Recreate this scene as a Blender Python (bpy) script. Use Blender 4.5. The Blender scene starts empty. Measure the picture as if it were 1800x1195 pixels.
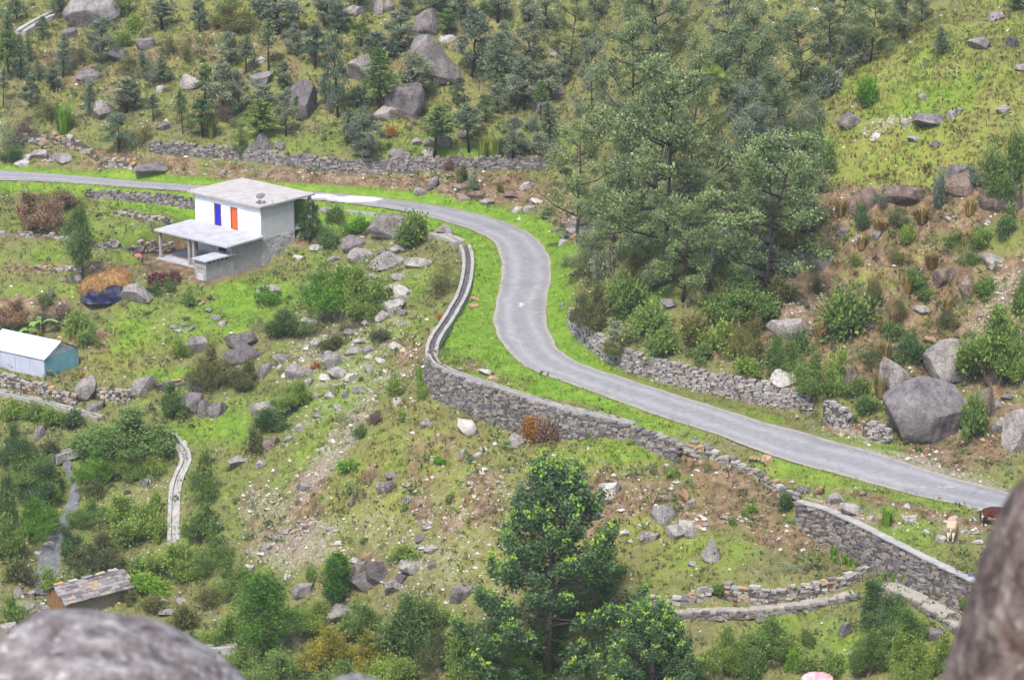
import bpy, bmesh, math, random
import numpy as np
from mathutils import Vector, Matrix
from mathutils.geometry import delaunay_2d_cdt

random.seed(7)
RNG = np.random.default_rng(11)
SC = bpy.context.scene
COL = SC.collection

# ------------------------------------------------------------------ camera, sky, sun, exposure
FPX, PITCH, CAMZ = 5000.0, math.radians(16.4), 80.0
cam_data = bpy.data.cameras.new('camera')
cam = bpy.data.objects.new('camera', cam_data)
COL.objects.link(cam)
cam.location = (0, 0, CAMZ)
cam.rotation_euler = (math.radians(90) - PITCH, 0, 0)
cam_data.sensor_fit = 'HORIZONTAL'
cam_data.sensor_width = 36.0
cam_data.lens = 100.0
cam_data.clip_start = 0.5
cam_data.clip_end = 2000
cam_data.dof.use_dof = True
cam_data.dof.focus_distance = 225.0
cam_data.dof.aperture_fstop = 3.2
SC.camera = cam

SUN_EL, SUN_AZ = math.radians(58), math.radians(200)   # high, behind and to the left of the viewer
world = bpy.data.worlds.new('World')
SC.world = world
world.use_nodes = True
wn = world.node_tree.nodes
wl = world.node_tree.links
bg = wn['Background']
sky = wn.new('ShaderNodeTexSky')
sky.sky_type = 'NISHITA'
sky.sun_disc = False
sky.sun_elevation = SUN_EL
sky.sun_rotation = SUN_AZ
sky.air_density = 1.0
sky.dust_density = 9.0
sky.ozone_density = 1.0
sky.altitude = 1800
wl.new(sky.outputs[0], bg.inputs[0])
bg.inputs[1].default_value = 0.09
sun_data = bpy.data.lights.new('sun', 'SUN')
sun_data.energy = 1.5
sun_data.angle = math.radians(11)
sun_data.color = (1.0, 0.95, 0.87)
sun = bpy.data.objects.new('sun', sun_data)
COL.objects.link(sun)
sd = Vector((math.sin(SUN_AZ) * math.cos(SUN_EL), math.cos(SUN_AZ) * math.cos(SUN_EL), math.sin(SUN_EL)))
sun.rotation_euler = sd.to_track_quat('Z', 'Y').to_euler()
sun.location = (0, 100, 250)
SC.view_settings.view_transform = 'Standard'
SC.view_settings.look = 'None'
SC.view_settings.gamma = 1.0
SC.view_settings.use_curve_mapping = False
SC.view_settings.exposure = 1.62
SC.cycles.max_bounces = 4
SC.cycles.diffuse_bounces = 2
SC.cycles.transmission_bounces = 2
SC.cycles.transparent_max_bounces = 6
SC.cycles.use_adaptive_sampling = True
SC.cycles.adaptive_threshold = 0.04
SC.cycles.caustics_reflective = False
SC.cycles.caustics_refractive = False

# ------------------------------------------------------------------ small helpers
CP, SP = math.cos(PITCH), math.sin(PITCH)


def ray(u, v):
    x = (u - 900.0) / FPX
    y = (597.5 - v) / FPX
    return np.array((x, CP + y * SP, -SP + y * CP))


def at_z(u, v, z):
    """the point at height z (below the camera) seen at u, v"""
    d = ray(u, v)
    p = d * (z / d[2])
    return np.array((p[0], p[1], z + CAMZ))


def to_px(P):
    P = np.asarray(P, dtype=float)
    X, Y, Z = P[..., 0], P[..., 1], P[..., 2] - CAMZ
    dep = np.maximum(Y * CP - Z * SP, 0.5)
    up = Y * SP + Z * CP
    return 900 + X / dep * FPX, 597.5 - up / dep * FPX


def resample(P, step):
    P = np.asarray(P, dtype=float)
    # Catmull-Rom, then even spacing
    Q = []
    n = len(P)
    for i in range(n - 1):
        p0, p1, p2, p3 = P[max(i - 1, 0)], P[i], P[i + 1], P[min(i + 2, n - 1)]
        for t in np.linspace(0, 1, 12, endpoint=False):
            Q.append(0.5 * (2 * p1 + (p2 - p0) * t + (2 * p0 - 5 * p1 + 4 * p2 - p3) * t * t + (3 * p1 - p0 - 3 * p2 + p3) * t ** 3))
    Q.append(P[-1])
    Q = np.array(Q)
    L = np.concatenate(([0], np.cumsum(np.linalg.norm(np.diff(Q, axis=0), axis=1))))
    k = max(2, int(L[-1] / step) + 1)
    s = np.linspace(0, L[-1], k)
    return np.stack([np.interp(s, L, Q[:, c]) for c in range(Q.shape[1])], axis=1)


def dist_poly(X, Y, P):
    """distance of points to an open polyline"""
    D = np.full(X.shape, 1e9)
    for a, b in zip(P[:-1], P[1:]):
        dx, dy = b[0] - a[0], b[1] - a[1]
        t = np.clip(((X - a[0]) * dx + (Y - a[1]) * dy) / (dx * dx + dy * dy + 1e-9), 0, 1)
        D = np.minimum(D, np.hypot(X - a[0] - t * dx, Y - a[1] - t * dy))
    return D


def inside(X, Y, P):
    ins = np.zeros(X.shape, bool)
    n = len(P)
    for i in range(n):
        x1, y1 = P[i][0], P[i][1]
        x2, y2 = P[(i + 1) % n][0], P[(i + 1) % n][1]
        c = ((y1 > Y) != (y2 > Y)) & (X < (x2 - x1) * (Y - y1) / ((y2 - y1) + 1e-12) + x1)
        ins ^= c
    return ins


def vnoise(X, Y, scale, seed):
    """smooth value noise in 0..1"""
    r = np.random.default_rng(seed)
    T = r.random((256, 256))
    x, y = X / scale + 1000, Y / scale + 1000
    xi, yi = np.floor(x).astype(int), np.floor(y).astype(int)
    fx, fy = x - xi, y - yi
    fx, fy = fx * fx * (3 - 2 * fx), fy * fy * (3 - 2 * fy)
    a, b = T[yi % 256, xi % 256], T[yi % 256, (xi + 1) % 256]
    c, d = T[(yi + 1) % 256, xi % 256], T[(yi + 1) % 256, (xi + 1) % 256]
    return (a * (1 - fx) + b * fx) * (1 - fy) + (c * (1 - fx) + d * fx) * fy


def smooth01(x, a, b):
    t = np.clip((x - a) / (b - a), 0, 1)
    return t * t * (3 - 2 * t)


def arr_mesh(name, V, F, material=None, smooth=False, attrs=None):
    """mesh from an (n,3) array and an (m,k) array of faces"""
    V = np.asarray(V, dtype=np.float32)
    F = np.asarray(F, dtype=np.int32)
    me = bpy.data.meshes.new(name)
    me.vertices.add(len(V))
    me.vertices.foreach_set('co', V.ravel())
    k = F.shape[1]
    me.loops.add(F.size)
    me.loops.foreach_set('vertex_index', F.ravel())
    me.polygons.add(len(F))
    me.polygons.foreach_set('loop_start', np.arange(0, F.size, k, dtype=np.int32))
    try:
        me.polygons.foreach_set('loop_total', np.full(len(F), k, dtype=np.int32))
    except Exception:
        pass
    me.update(calc_edges=True)
    me.polygons.foreach_set('use_smooth', np.full(len(F), smooth, dtype=bool))
    if attrs:
        for an, av in attrs.items():
            a = me.attributes.new(an, 'FLOAT', 'POINT')
            a.data.foreach_set('value', np.asarray(av, dtype=np.float32))
    if material:
        me.materials.append(material)
    return me


def link(name, me, parent=None):
    o = bpy.data.objects.new(name, me)
    COL.objects.link(o)
    if parent is not None:
        o.parent = parent
    return o


def empty(name, loc, rz=0.0):
    o = bpy.data.objects.new(name, None)
    COL.objects.link(o)
    o.location = loc
    o.rotation_euler = (0, 0, rz)
    o.empty_display_size = 0.3
    return o


def tag(o, label=None, cat=None, group=None, kind=None):
    if label:
        o['label'] = label
    if cat:
        o['category'] = cat
    if group:
        o['group'] = group
    if kind:
        o['kind'] = kind
    return o


class MB:
    """collects boxes, tubes and polygons into one mesh"""

    def __init__(s):
        s.v, s.f = [], []

    def add(s, V, F):
        n = len(s.v)
        s.v += [tuple(p) for p in V]
        s.f += [tuple(i + n for i in f) for f in F]
        return s

    def box(s, x0, x1, y0, y1, z0, z1):
        V = [(x0, y0, z0), (x1, y0, z0), (x1, y1, z0), (x0, y1, z0), (x0, y0, z1), (x1, y0, z1), (x1, y1, z1), (x0, y1, z1)]
        return s.add(V, [(0, 3, 2, 1), (4, 5, 6, 7), (0, 1, 5, 4), (1, 2, 6, 5), (2, 3, 7, 6), (3, 0, 4, 7)])

    def tube(s, P, R, n=6, cap=True):
        P = [Vector(p) for p in P]
        rings = []
        for i, p in enumerate(P):
            d = (P[min(i + 1, len(P) - 1)] - P[max(i - 1, 0)]).normalized()
            a = d.orthogonal().normalized()
            if i and rings:
                a = (prev - d * prev.dot(d)).normalized()
            prev = a
            b = d.cross(a)
            r = R[i] if hasattr(R, '__len__') else R
            rings.append([p + (a * math.cos(2 * math.pi * k / n) + b * math.sin(2 * math.pi * k / n)) * r for k in range(n)])
        V = [q for r in rings for q in r]
        F = []
        for i in range(len(P) - 1):
            for k in range(n):
                F.append((i * n + k, i * n + (k + 1) % n, (i + 1) * n + (k + 1) % n, (i + 1) * n + k))
        if cap:
            F.append(tuple(range(n - 1, -1, -1)))
            F.append(tuple((len(P) - 1) * n + k for k in range(n)))
        return s.add(V, F)

    def mesh(s, name, material, smooth=False):
        me = bpy.data.meshes.new(name)
        me.from_pydata(s.v, [], s.f)
        me.update()
        if smooth:
            me.polygons.foreach_set('use_smooth', [True] * len(me.polygons))
        if material:
            me.materials.append(material)
        return me

    def build(s, name, material, parent=None, smooth=False):
        return link(name, s.mesh(name, material, smooth), parent)


# ------------------------------------------------------------------ materials
class NT:
    def __init__(s, name, rough=0.85, spec=0.25):
        s.m = bpy.data.materials.new(name)
        s.m.use_nodes = True
        s.t = s.m.node_tree
        s.b = s.t.nodes['Principled BSDF']
        s.b.inputs['Roughness'].default_value = rough
        s.b.inputs['Specular IOR Level'].default_value = spec
        s.co = None

    def n(s, typ, **kw):
        nd = s.t.nodes.new('ShaderNode' + typ)
        for k, v in kw.items():
            setattr(nd, k, v)
        return nd

    def set(s, sock, v):
        if hasattr(v, 'is_linked') or hasattr(v, 'links'):
            s.t.links.new(v, sock)
        elif isinstance(v, (tuple, list)) and len(v) == 3 and sock.type == 'RGBA':
            sock.default_value = (*v, 1)
        else:
            sock.default_value = v

    def coord(s):
        if s.co is None:
            s.co = s.n('TexCoord').outputs['Object']
        return s.co

    def pos(s):
        return s.n('NewGeometry').outputs['Position']

    def noise(s, scale, detail=4, rough=0.6, co=None, stretch=None, out='Fac'):
        nd = s.n('TexNoise')
        c = co if co is not None else s.coord()
        if stretch:
            mp = s.n('Mapping')
            mp.inputs['Scale'].default_value = stretch
            s.set(mp.inputs['Vector'], c)
            c = mp.outputs[0]
        s.set(nd.inputs['Vector'], c)
        nd.inputs['Scale'].default_value = scale
        nd.inputs['Detail'].default_value = detail
        nd.inputs['Roughness'].default_value = rough
        return nd.outputs[out]

    def voro(s, scale, co=None, out='Distance', feature='F1', rand=1.0):
        nd = s.n('TexVoronoi', feature=feature)
        s.set(nd.inputs['Vector'], co if co is not None else s.coord())
        nd.inputs['Scale'].default_value = scale
        nd.inputs['Randomness'].default_value = rand
        return nd.outputs[out]

    def ramp(s, fac, stops, interp='LINEAR'):
        nd = s.n('ValToRGB')
        nd.color_ramp.interpolation = interp
        e = nd.color_ramp.elements
        while len(e) < len(stops):
            e.new(0.5)
        for el, (p, c) in zip(e, stops):
            el.position = p
            el.color = (*c, 1) if hasattr(c, '__len__') else (c, c, c, 1)
        s.set(nd.inputs[0], fac)
        return nd.outputs[0]

    def mix(s, fac, a, b, mode='MIX'):
        nd = s.n('Mix', data_type='RGBA', blend_type=mode)
        s.set(nd.inputs[0], fac)
        s.set(nd.inputs[6], a)
        s.set(nd.inputs[7], b)
        return nd.outputs[2]

    def math(s, op, a, b=0.0, clamp=False):
        nd = s.n('Math', operation=op, use_clamp=clamp)
        s.set(nd.inputs[0], a)
        s.set(nd.inputs[1], b)
        return nd.outputs[0]

    def attr(s, name, typ='GEOMETRY'):
        nd = s.n('Attribute', attribute_name=name, attribute_type=typ)
        return nd.outputs['Fac']

    def bump(s, h, strength=0.5, dist=0.1):
        nd = s.n('Bump')
        nd.inputs['Strength'].default_value = strength
        nd.inputs['Distance'].default_value = dist
        s.set(nd.inputs['Height'], h)
        s.t.links.new(nd.outputs[0], s.b.inputs['Normal'])

    def color(s, c):
        s.set(s.b.inputs['Base Color'], c)
        return s.m


def simple(name, c1, c2, scale=3.0, rough=0.85, bump=0.3, spec=0.2, bscale=None):
    t = NT(name, rough, spec)
    f = t.noise(scale, 6, 0.65)
    if bump:
        t.bump(t.noise(bscale or scale * 5, 4), bump, 0.03)
    return t.color(t.ramp(f, [(0.3, c1), (0.7, c2)]))


def rock_mat(name, dark, mid, light, lichen=(0.5, 0.5, 0.46), s=1.0):
    t = NT(name, 0.9, 0.15)
    p = t.pos()
    big = t.noise(0.55 * s, 5, 0.65, p)
    fine = t.noise(5.0 * s, 5, 0.7, p, (1, 1, 2.2))
    c = t.ramp(big, [(0.28, dark), (0.5, mid), (0.74, light)])
    c = t.mix(0.55, c, t.ramp(fine, [(0.3, dark), (0.5, mid), (0.72, light)]))
    li = t.ramp(t.noise(2.3 * s, 6, 0.75, p), [(0.58, 0.0), (0.66, 1.0)])
    c = t.mix(t.math('MULTIPLY', li, 0.55), c, lichen)
    stk = t.ramp(t.noise(1.1 * s, 4, 0.65, p, (1.6, 1.6, .35)), [(0.36, 0.55), (0.5, 1.0), (0.66, 1.22)])
    c = t.mix(0.8, c, t.mix(1.0, c, stk, 'MULTIPLY'))
    crk = t.ramp(t.voro(0.9 * s, p, 'Distance', 'DISTANCE_TO_EDGE'), [(0.0, 0.45), (0.035, 1.0)])
    c = t.mix(0.6, c, t.mix(1.0, c, crk, 'MULTIPLY'))
    rnd = t.n('ObjectInfo').outputs['Random']
    c = t.mix(1.0, c, t.ramp(rnd, [(0.0, (0.70, 0.68, 0.70)), (0.5, (1.0, 0.97, 0.94)), (1.0, (1.25, 1.2, 1.14))]), 'MULTIPLY')
    t.bump(t.math('ADD', t.noise(2.6 * s, 6, 0.75, p), t.math('MULTIPLY', fine, 0.6)), 1.0, 0.22 / s)
    return t.color(c)


M = {}
M['rock_g'] = rock_mat('grey_rock', (0.15, 0.135, 0.135), (0.31, 0.29, 0.285), (0.52, 0.50, 0.48))
M['rock_d'] = rock_mat('dark_rock', (0.085, 0.075, 0.08), (0.20, 0.183, 0.186), (0.38, 0.36, 0.35), (0.40, 0.39, 0.38))  # tones lightened so far boulders look hazed; the haze is in the colour
M['rock_w'] = rock_mat('pale_rock', (0.32, 0.30, 0.29), (0.52, 0.50, 0.48), (0.70, 0.68, 0.65), (0.7, 0.69, 0.66))
M['rock_o'] = rock_mat('tan_rock', (0.26, 0.15, 0.08), (0.45, 0.30, 0.18), (0.60, 0.50, 0.38))
M['rock_b'] = rock_mat('brown_rock', (0.12, 0.085, 0.07), (0.24, 0.18, 0.15), (0.38, 0.33, 0.29))


def fore_rock(name='lichen_rock', tone=(1.0, 1.0, 1.0)):
    t = NT(name, 0.92, 0.12)
    p = t.pos()
    a = t.noise(7.0, 4, 0.62, p)
    b = t.noise(17.0, 4, 0.7, p)
    c = t.ramp(a, [(0.34, (0.085, 0.068, 0.066)), (0.45, (0.18, 0.158, 0.155)), (0.55, (0.28, 0.255, 0.25)), (0.68, (0.47, 0.45, 0.44))])
    c = t.mix(0.35, c, t.ramp(b, [(0.32, (0.05, 0.04, 0.042)), (0.5, (0.18, 0.16, 0.165)), (0.7, (0.42, 0.40, 0.40))]))
    w = t.ramp(t.noise(13.0, 3, 0.55, p), [(0.62, 0.0), (0.68, 1.0)])
    c = t.mix(t.math('MULTIPLY', w, 0.6), c, (0.60, 0.60, 0.58))
    r = t.ramp(t.noise(5.5, 4, 0.6, p), [(0.58, 0.0), (0.66, 1.0)])
    c = t.mix(t.math('MULTIPLY', r, 0.55), c, (0.13, 0.065, 0.05))
    c = t.mix(1.0, c, tone, 'MULTIPLY')
    t.bump(t.math('ADD', a, t.math('MULTIPLY', b, 0.4)), 0.9, 0.08)
    return t.color(c)


M['rock_f'] = fore_rock()
M['rock_e'] = fore_rock('brown_lichen_rock', (0.80, 0.68, 0.62))


def stone_mat(name, cols, moss=0.25):
    t = NT(name, 0.9, 0.15)
    rnd = t.n('ObjectInfo').outputs['Random']
    isl = t.n('NewGeometry').outputs['Random Per Island']
    r = t.math('FRACT', t.math('ADD', rnd, isl))
    n = len(cols)
    c = t.ramp(r, [(i / n, k) for i, k in enumerate(cols)], 'CONSTANT')
    p = t.pos()
    f = t.noise(6.0, 6, 0.7, p)
    c = t.mix(1.0, c, t.ramp(f, [(0.25, 0.55), (0.75, 1.35)]), 'MULTIPLY')
    ms = t.ramp(t.noise(0.6, 5, 0.7, p), [(0.56, 0.0), (0.68, 1.0)])
    c = t.mix(t.math('MULTIPLY', ms, moss), c, (0.10, 0.10, 0.05))
    t.bump(t.noise(9.0, 6, 0.7, p), 0.6, 0.05)
    return t.color(c)


M['stone_wall'] = stone_mat('wall_stone', [(0.20, 0.19, 0.19), (0.28, 0.26, 0.25), (0.15, 0.14, 0.145), (0.33, 0.30, 0.27), (0.24, 0.22, 0.22), (0.17, 0.155, 0.15), (0.30, 0.25, 0.20)])
M['stone_warm'] = stone_mat('dry_wall_stone', [(0.34, 0.32, 0.30), (0.26, 0.24, 0.235), (0.45, 0.43, 0.40), (0.46, 0.31, 0.17), (0.36, 0.33, 0.30), (0.21, 0.19, 0.185), (0.42, 0.36, 0.28)], 0.1)
M['stone_pale'] = stone_mat('inner_wall_stone', [(0.36, 0.33, 0.32), (0.30, 0.27, 0.26), (0.42, 0.39, 0.37), (0.25, 0.22, 0.22), (0.38, 0.33, 0.29), (0.33, 0.31, 0.31)], 0.15)
M['core'] = simple('dark_wall_core', (0.06, 0.05, 0.045), (0.12, 0.10, 0.085), 4)  # dark colour stands in for shade in the gaps between stones
M['concrete'] = simple('pale_concrete', (0.27, 0.26, 0.25), (0.43, 0.42, 0.40), 1.6, 0.9, 0.35)
M['chan_bed'] = simple('wet_channel_bed', (0.07, 0.06, 0.06), (0.15, 0.135, 0.125), 2.0, 0.6, 0.3)

# ------------------------------------------------------------------ the lie of the land
# every control point: where it is seen and how far it lies below the viewer
ROAD_L = [(-420, 297, -61), (-260, 303, -61), (-120, 310, -61), (-60, 313, -61), (0, 317, -61), (84, 320, -61), (167, 325, -61), (250, 331, -61), (338, 337, -61), (430, 343, -61), (520, 349, -61), (600, 356.5, -61.05),
          (681, 366, -61.15), (734, 377, -61.3), (791, 392, -61.5), (835, 407, -61.6), (865, 424, -61.75), (878, 447, -61.9), (883, 471, -62.0), (880, 501, -62.15),
          (872, 531, -62.3), (868, 558, -62.4), (872, 585, -62.5), (888, 611, -62.65), (909, 635, -62.8), (945, 655, -62.95), (996, 673, -63.1), (1042, 689, -63.25),
          (1089, 706, -63.4), (1178, 737, -63.7), (1267, 766, -64.0), (1349, 797, -64.3), (1423, 820, -64.5), (1498, 840, -64.8), (1572, 861, -65.0), (1647, 879, -65.25), (1721, 895, -65.5),
          (1800, 914, -65.8), (1900, 938, -66.2), (2050, 978, -66.7), (2250, 1032, -67.2)]
ROAD_R = [(-420, 280, -61), (-260, 286, -61), (-120, 292, -61), (-60, 295, -61), (0, 299, -61), (84, 305, -61), (167, 312, -61), (250, 319, -61), (355, 326, -61), (450, 332, -61), (559, 338, -61), (600, 341, -61.05),
          (674, 348.5, -61.15), (741, 357, -61.3), (801, 367, -61.45), (851, 379, -61.6), (892, 392, -61.7), (925, 407, -61.75), (949, 426, -61.85), (965, 451, -61.95), (969, 481, -62.05),
          (965, 508, -62.15), (960, 534, -62.3), (960, 561, -62.4), (969, 591, -62.55), (986, 616, -62.65), (1012, 635, -62.8), (1045, 648, -62.9), (1090, 662, -63.05), (1178, 691, -63.35),
          (1267, 718, -63.7), (1360, 747, -64.0), (1444, 769, -64.25), (1540, 796, -64.55), (1610, 820, -64.85), (1684, 842, -65.15), (1759, 861, -65.45), (1830, 880, -65.7), (1900, 900, -66.0), (2050, 938, -66.5), (2250, 990, -67.0)]
RL = np.array([at_z(*p) for p in ROAD_L])
RR = np.array([at_z(*p) for p in ROAD_R])

CHANNEL_A = [(817, 434, -62.0), (823, 457, -62.1), (821, 488, -62.25), (813, 518, -62.4), (801, 541, -62.5), (785, 568, -62.6), (769, 591, -62.75), (760, 611, -62.9), (759, 628, -63.0)]
WALL_TOPS = {
    # name: top line (u, v, z), heights of the wall face
    'outer': ([(756, 622, -62.95), (768, 641, -63.0), (801, 657, -63.1), (828, 666, -63.15), (868, 679, -63.25), (929, 699, -63.4), (1007, 721, -63.65), (1061, 732, -63.85), (1115, 747, -64.05),
               (1165, 764, -64.3), (1200, 780, -64.5)], [1.8, 2.1, 2.5, 2.7, 2.9, 2.9, 2.1, 1.4, 1.0, 1.4, 1.5]),
    'lower': ([(1404, 880, -65.7), (1460, 896, -65.9), (1516, 922, -66.1), (1572, 951, -66.3), (1646, 988, -66.55), (1702, 1014, -66.7), (1800, 1060, -67.0)], [1.6, 2.6, 2.7, 2.6, 2.5, 2.4, 2.4]),
}
WALL_BASES = {
    'inner': ([(1000, 560, -62.1), (1003, 578, -62.3), (1018, 598, -62.5), (1058, 631, -62.85), (1111, 657, -63.2), (1178, 676, -63.5), (1249, 693, -63.75), (1311, 707, -63.95), (1378, 720, -64.15), (1424, 727, -64.3)],
              [0.8, 1.2, 1.45, 1.6, 1.6, 1.6, 1.65, 1.7, 1.7, 1.5]),
    'far': ([(262, 266, -58.75), (345, 274, -59.1), (402, 279, -59.35), (502, 291, -59.5), (599, 303, -59.65), (672, 303, -59.55), (717, 303, -59.5), (777, 297, -59.2), (834, 298, -59.2), (901, 298, -59.2), (965, 298, -59.2)],
            [0.8, 0.9, 0.9, 0.95, 1.0, 1.0, 1.2, 0.9, 1.0, 1.0, 1.0]),
    'terrace': ([(150, 349, -62.0), (234, 354, -62.1), (290, 360, -62.25), (350, 369, -62.4)], [0.75, 0.85, 0.9, 0.9]),
}


def outward(P):
    T = np.gradient(P[:, :2], axis=0)
    T /= np.linalg.norm(T, axis=1)[:, None] + 1e-9
    return np.stack([T[:, 1], -T[:, 0]], axis=1)


WALL = {}      # name -> (top points, base points)
for k, (pts, hs) in WALL_TOPS.items():
    T = np.array([at_z(*p) for p in pts])
    o = outward(T)
    B = T.copy()
    B[:, :2] += o * 0.4
    B[:, 2] -= hs
    WALL[k] = (T, B)
for k, (pts, hs) in WALL_BASES.items():
    B = np.array([at_z(*p) for p in pts])
    o = outward(B)
    T = B.copy()
    T[:, :2] -= o * 0.4
    T[:, 2] += hs
    WALL[k] = (T, B)

CUT_TOP = [(1450, 322, -52.3), (1500, 325, -51.5), (1560, 322, -51.2), (1620, 322, -51.0), (1690, 305, -50.0), (1750, 292, -49.1), (1810, 270, -48.0)]
CUT_LOW = [(1455, 345, -53.3), (1500, 366, -53.4), (1560, 370, -53.4), (1620, 372, -53.3), (1690, 366, -52.8), (1755, 360, -52.1), (1815, 345, -51.3)]
CUT2_TOP = [(1420, 612, -60.6), (1470, 640, -61.0), (1530, 640, -60.9), (1600, 640, -60.8)]
CUT2_LOW = [(1425, 660, -62.4), (1470, 690, -62.8), (1530, 700, -63.0), (1590, 705, -63.1)]
SPOTS = [
    # far slope behind the road
    (0, 240, -58.5), (0, 200, -57.2), (0, 150, -55.5), (0, 50, -52), (0, 0, -50.5), (130, 240, -58.3), (120, 200, -57), (120, 150, -55.3), (120, 60, -52), (120, 0, -50), (268, 235, -57.3), (300, 200, -56.4),
    (300, 150, -54.8), (300, 100, -52.8), (300, 50, -51), (300, 0, -49), (450, 245, -57.5), (450, 200, -56.2), (450, 150, -54.5), (450, 80, -51.7), (450, 0, -48.6),
    (600, 250, -57.4), (600, 200, -56), (600, 150, -54.2), (600, 100, -52.2), (600, 50, -50.3), (600, 0, -48.3),
    (760, 250, -57.2), (760, 200, -56), (760, 150, -54.2), (760, 50, -50.3), (760, 0, -48.3), (900, 250, -57.4), (900, 200, -56), (900, 150, -54.2), (900, 50, -50.2), (900, 0, -48.2),
    (990, 270, -57.6), (1000, 200, -55.3), (1000, 100, -51.8), (1000, 0, -47.6), (200, 285, -60.2), (100, 275, -60.0), (0, 278, -60.2),
    # bank right of the bend and the wooded spur
    (1005, 395, -61.2), (1003, 440, -61.6), (1012, 480, -61.9), (1002, 530, -62.2), (960, 340, -60.2), (1050, 345, -59.2), (1030, 400, -60.6), (1050, 450, -59.6), (1060, 500, -60.4),
    (1100, 250, -56.0), (1100, 150, -52.3), (1100, 50, -48.0), (1100, 420, -57.6), (1110, 500, -58.9), (1150, 340, -56.2), (1200, 250, -53.0), (1200, 150, -50.0), (1200, 50, -46.0), (1200, 420, -55.6), (1200, 520, -58.0),
    (1300, 250, -51.8), (1300, 100, -46.4), (1300, 0, -42.8), (1300, 400, -55.0), (1300, 500, -58.0), (1280, 590, -60.7), (1180, 590, -60.5), (1400, 600, -60.4), (1400, 520, -58.2), (1400, 430, -55.3), (1400, 320, -52.0),
    (1380, 200, -49.2), (1450, 100, -46.0), (1450, 0, -42.4), (1480, 250, -50.0), (1600, 250, -49.2), (1600, 150, -45.8), (1600, 50, -42.6), (1720, 230, -47.6), (1720, 100, -43.8), (1750, 0, -41.0), (1800, 150, -44.8),
    (1500, 450, -55.4), (1600, 450, -55.6), (1700, 430, -54.2), (1800, 420, -53.0),
    (1500, 560, -58.8), (1600, 560, -59.2), (1700, 560, -58.6), (1700, 660, -61.6), (1800, 560, -57.8), (1800, 680, -61.5), (1720, 760, -63.8), (1800, 780, -64.1),
    (1470, 735, -64.2), (1560, 775, -64.5), (1640, 800, -64.8), (1720, 825, -65.2), (1800, 850, -65.5), (1580, 740, -64.0),
    # the verge below the road and the animals' grass
    (770, 400, -61.7), (850, 620, -62.85), (940, 690, -63.3), (1250, 790, -64.35), (1310, 806, -64.65), (1350, 826, -65.0), (1385, 850, -65.35), (1500, 880, -65.4), (1600, 925, -65.9), (1670, 955, -66.15), (1750, 950, -66.1),
    (1245, 812, -65.5), (1305, 830, -65.7), (1345, 852, -66.1), (1380, 880, -66.6),
    # house, terraces, meadow
    (0, 330, -61.7), (80, 335, -61.7), (0, 350, -62.2), (100, 380, -62.9), (200, 385, -62.9), (300, 395, -63.3), (250, 415, -63.5), (100, 430, -64.0), (0, 430, -64.0), (330, 430, -64.2), (200, 445, -64.4), (60, 460, -64.8), (200, 470, -65.2),
    (0, 480, -65.5), (270, 485, -65.6), (345, 492, -65.7), (400, 485, -65.7), (460, 472, -65.6), (520, 443, -64.9), (560, 420, -63.9), (545, 385, -62.6), (600, 372, -61.7), (690, 372, -61.5), (640, 400, -62.4), (700, 425, -62.7),
    (150, 525, -66.6), (240, 535, -66.7), (60, 515, -66.4), (0, 515, -66.4), (330, 520, -66.6), (340, 560, -67.5), (420, 530, -66.6), (500, 520, -66.2), (450, 565, -67.3), (560, 500, -65.6), (630, 470, -64.6), (560, 450, -64.7),
    (680, 500, -64.3), (760, 470, -63.1), (770, 530, -63.7), (730, 580, -65.0), (650, 560, -65.7), (560, 570, -66.9), (480, 610, -68.4), (600, 620, -67.0), (690, 620, -65.9), (730, 650, -65.9), (650, 660, -66.8),
    (100, 560, -67.9), (0, 560, -68.0), (200, 560, -67.7), (250, 620, -69.3), (160, 610, -69.1), (330, 620, -69.0), (400, 645, -69.8), (140, 655, -70.0), (80, 665, -70.2), (0, 625, -69.8), (-80, 600, -69.5),
    (250, 680, -70.6), (330, 690, -71.0), (140, 712, -71.4), (0, 672, -71.0), (0, 700, -71.5), (175, 742, -72.1), (350, 760, -72.6), (450, 690, -70.2), (550, 700, -68.6), (450, 780, -71.2), (250, 760, -72.6), (80, 770, -72.7),
    (310, 860, -75.0), (305, 950, -77.2), (200, 850, -75.2), (130, 850, -75.8), (105, 900, -77.0), (100, 950, -78.1), (88, 1000, -79.1), (0, 800, -73.6), (0, 900, -76.2), (0, 1000, -78.4), (30, 950, -77.6), (200, 950, -77.7),
    (155, 1060, -79.8), (0, 1090, -80.2), (350, 1060, -79.2), (300, 1195, -80.2), (0, 1195, -81.5), (600, 1195, -79.0), (600, 1060, -76.0), (450, 1010, -76.8), (450, 1100, -78.5), (600, 900, -71.6), (500, 850, -71.9), (420, 900, -74.2),
    (560, 780, -69.6), (650, 760, -67.6), (700, 700, -66.9), (730, 720, -66.5), (700, 850, -69.2), (720, 950, -71.6),
    # open slope below the retaining wall
    (800, 760, -65.9), (800, 850, -67.9), (800, 1000, -72.0), (800, 1150, -75.7), (900, 850, -67.0), (900, 1000, -71.2), (1000, 800, -66.3), (1000, 850, -67.1), (1000, 950, -69.6), (1000, 1050, -72.4), (1000, 1195, -76.2),
    (1100, 800, -65.6), (1100, 900, -67.6), (1100, 1000, -70.0), (1200, 850, -66.5), (1200, 950, -68.5), (1200, 1035, -69.9), (1200, 1120, -72.0), (1200, 1195, -74.0), (1300, 880, -66.6), (1350, 950, -67.7), (1350, 1000, -68.7),
    (1100, 1085, -71.6), (1350, 1062, -69.9), (1500, 1042, -68.95), (1580, 1040, -68.7), (1650, 1072, -68.85), (1690, 1098, -69.0), (1350, 1130, -71.8), (1500, 1110, -70.7), (1350, 1195, -73.2), (1500, 1195, -72.4), (1650, 1195, -71.2), (1620, 1110, -70.0), (1800, 1140, -69.4),
]
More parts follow.
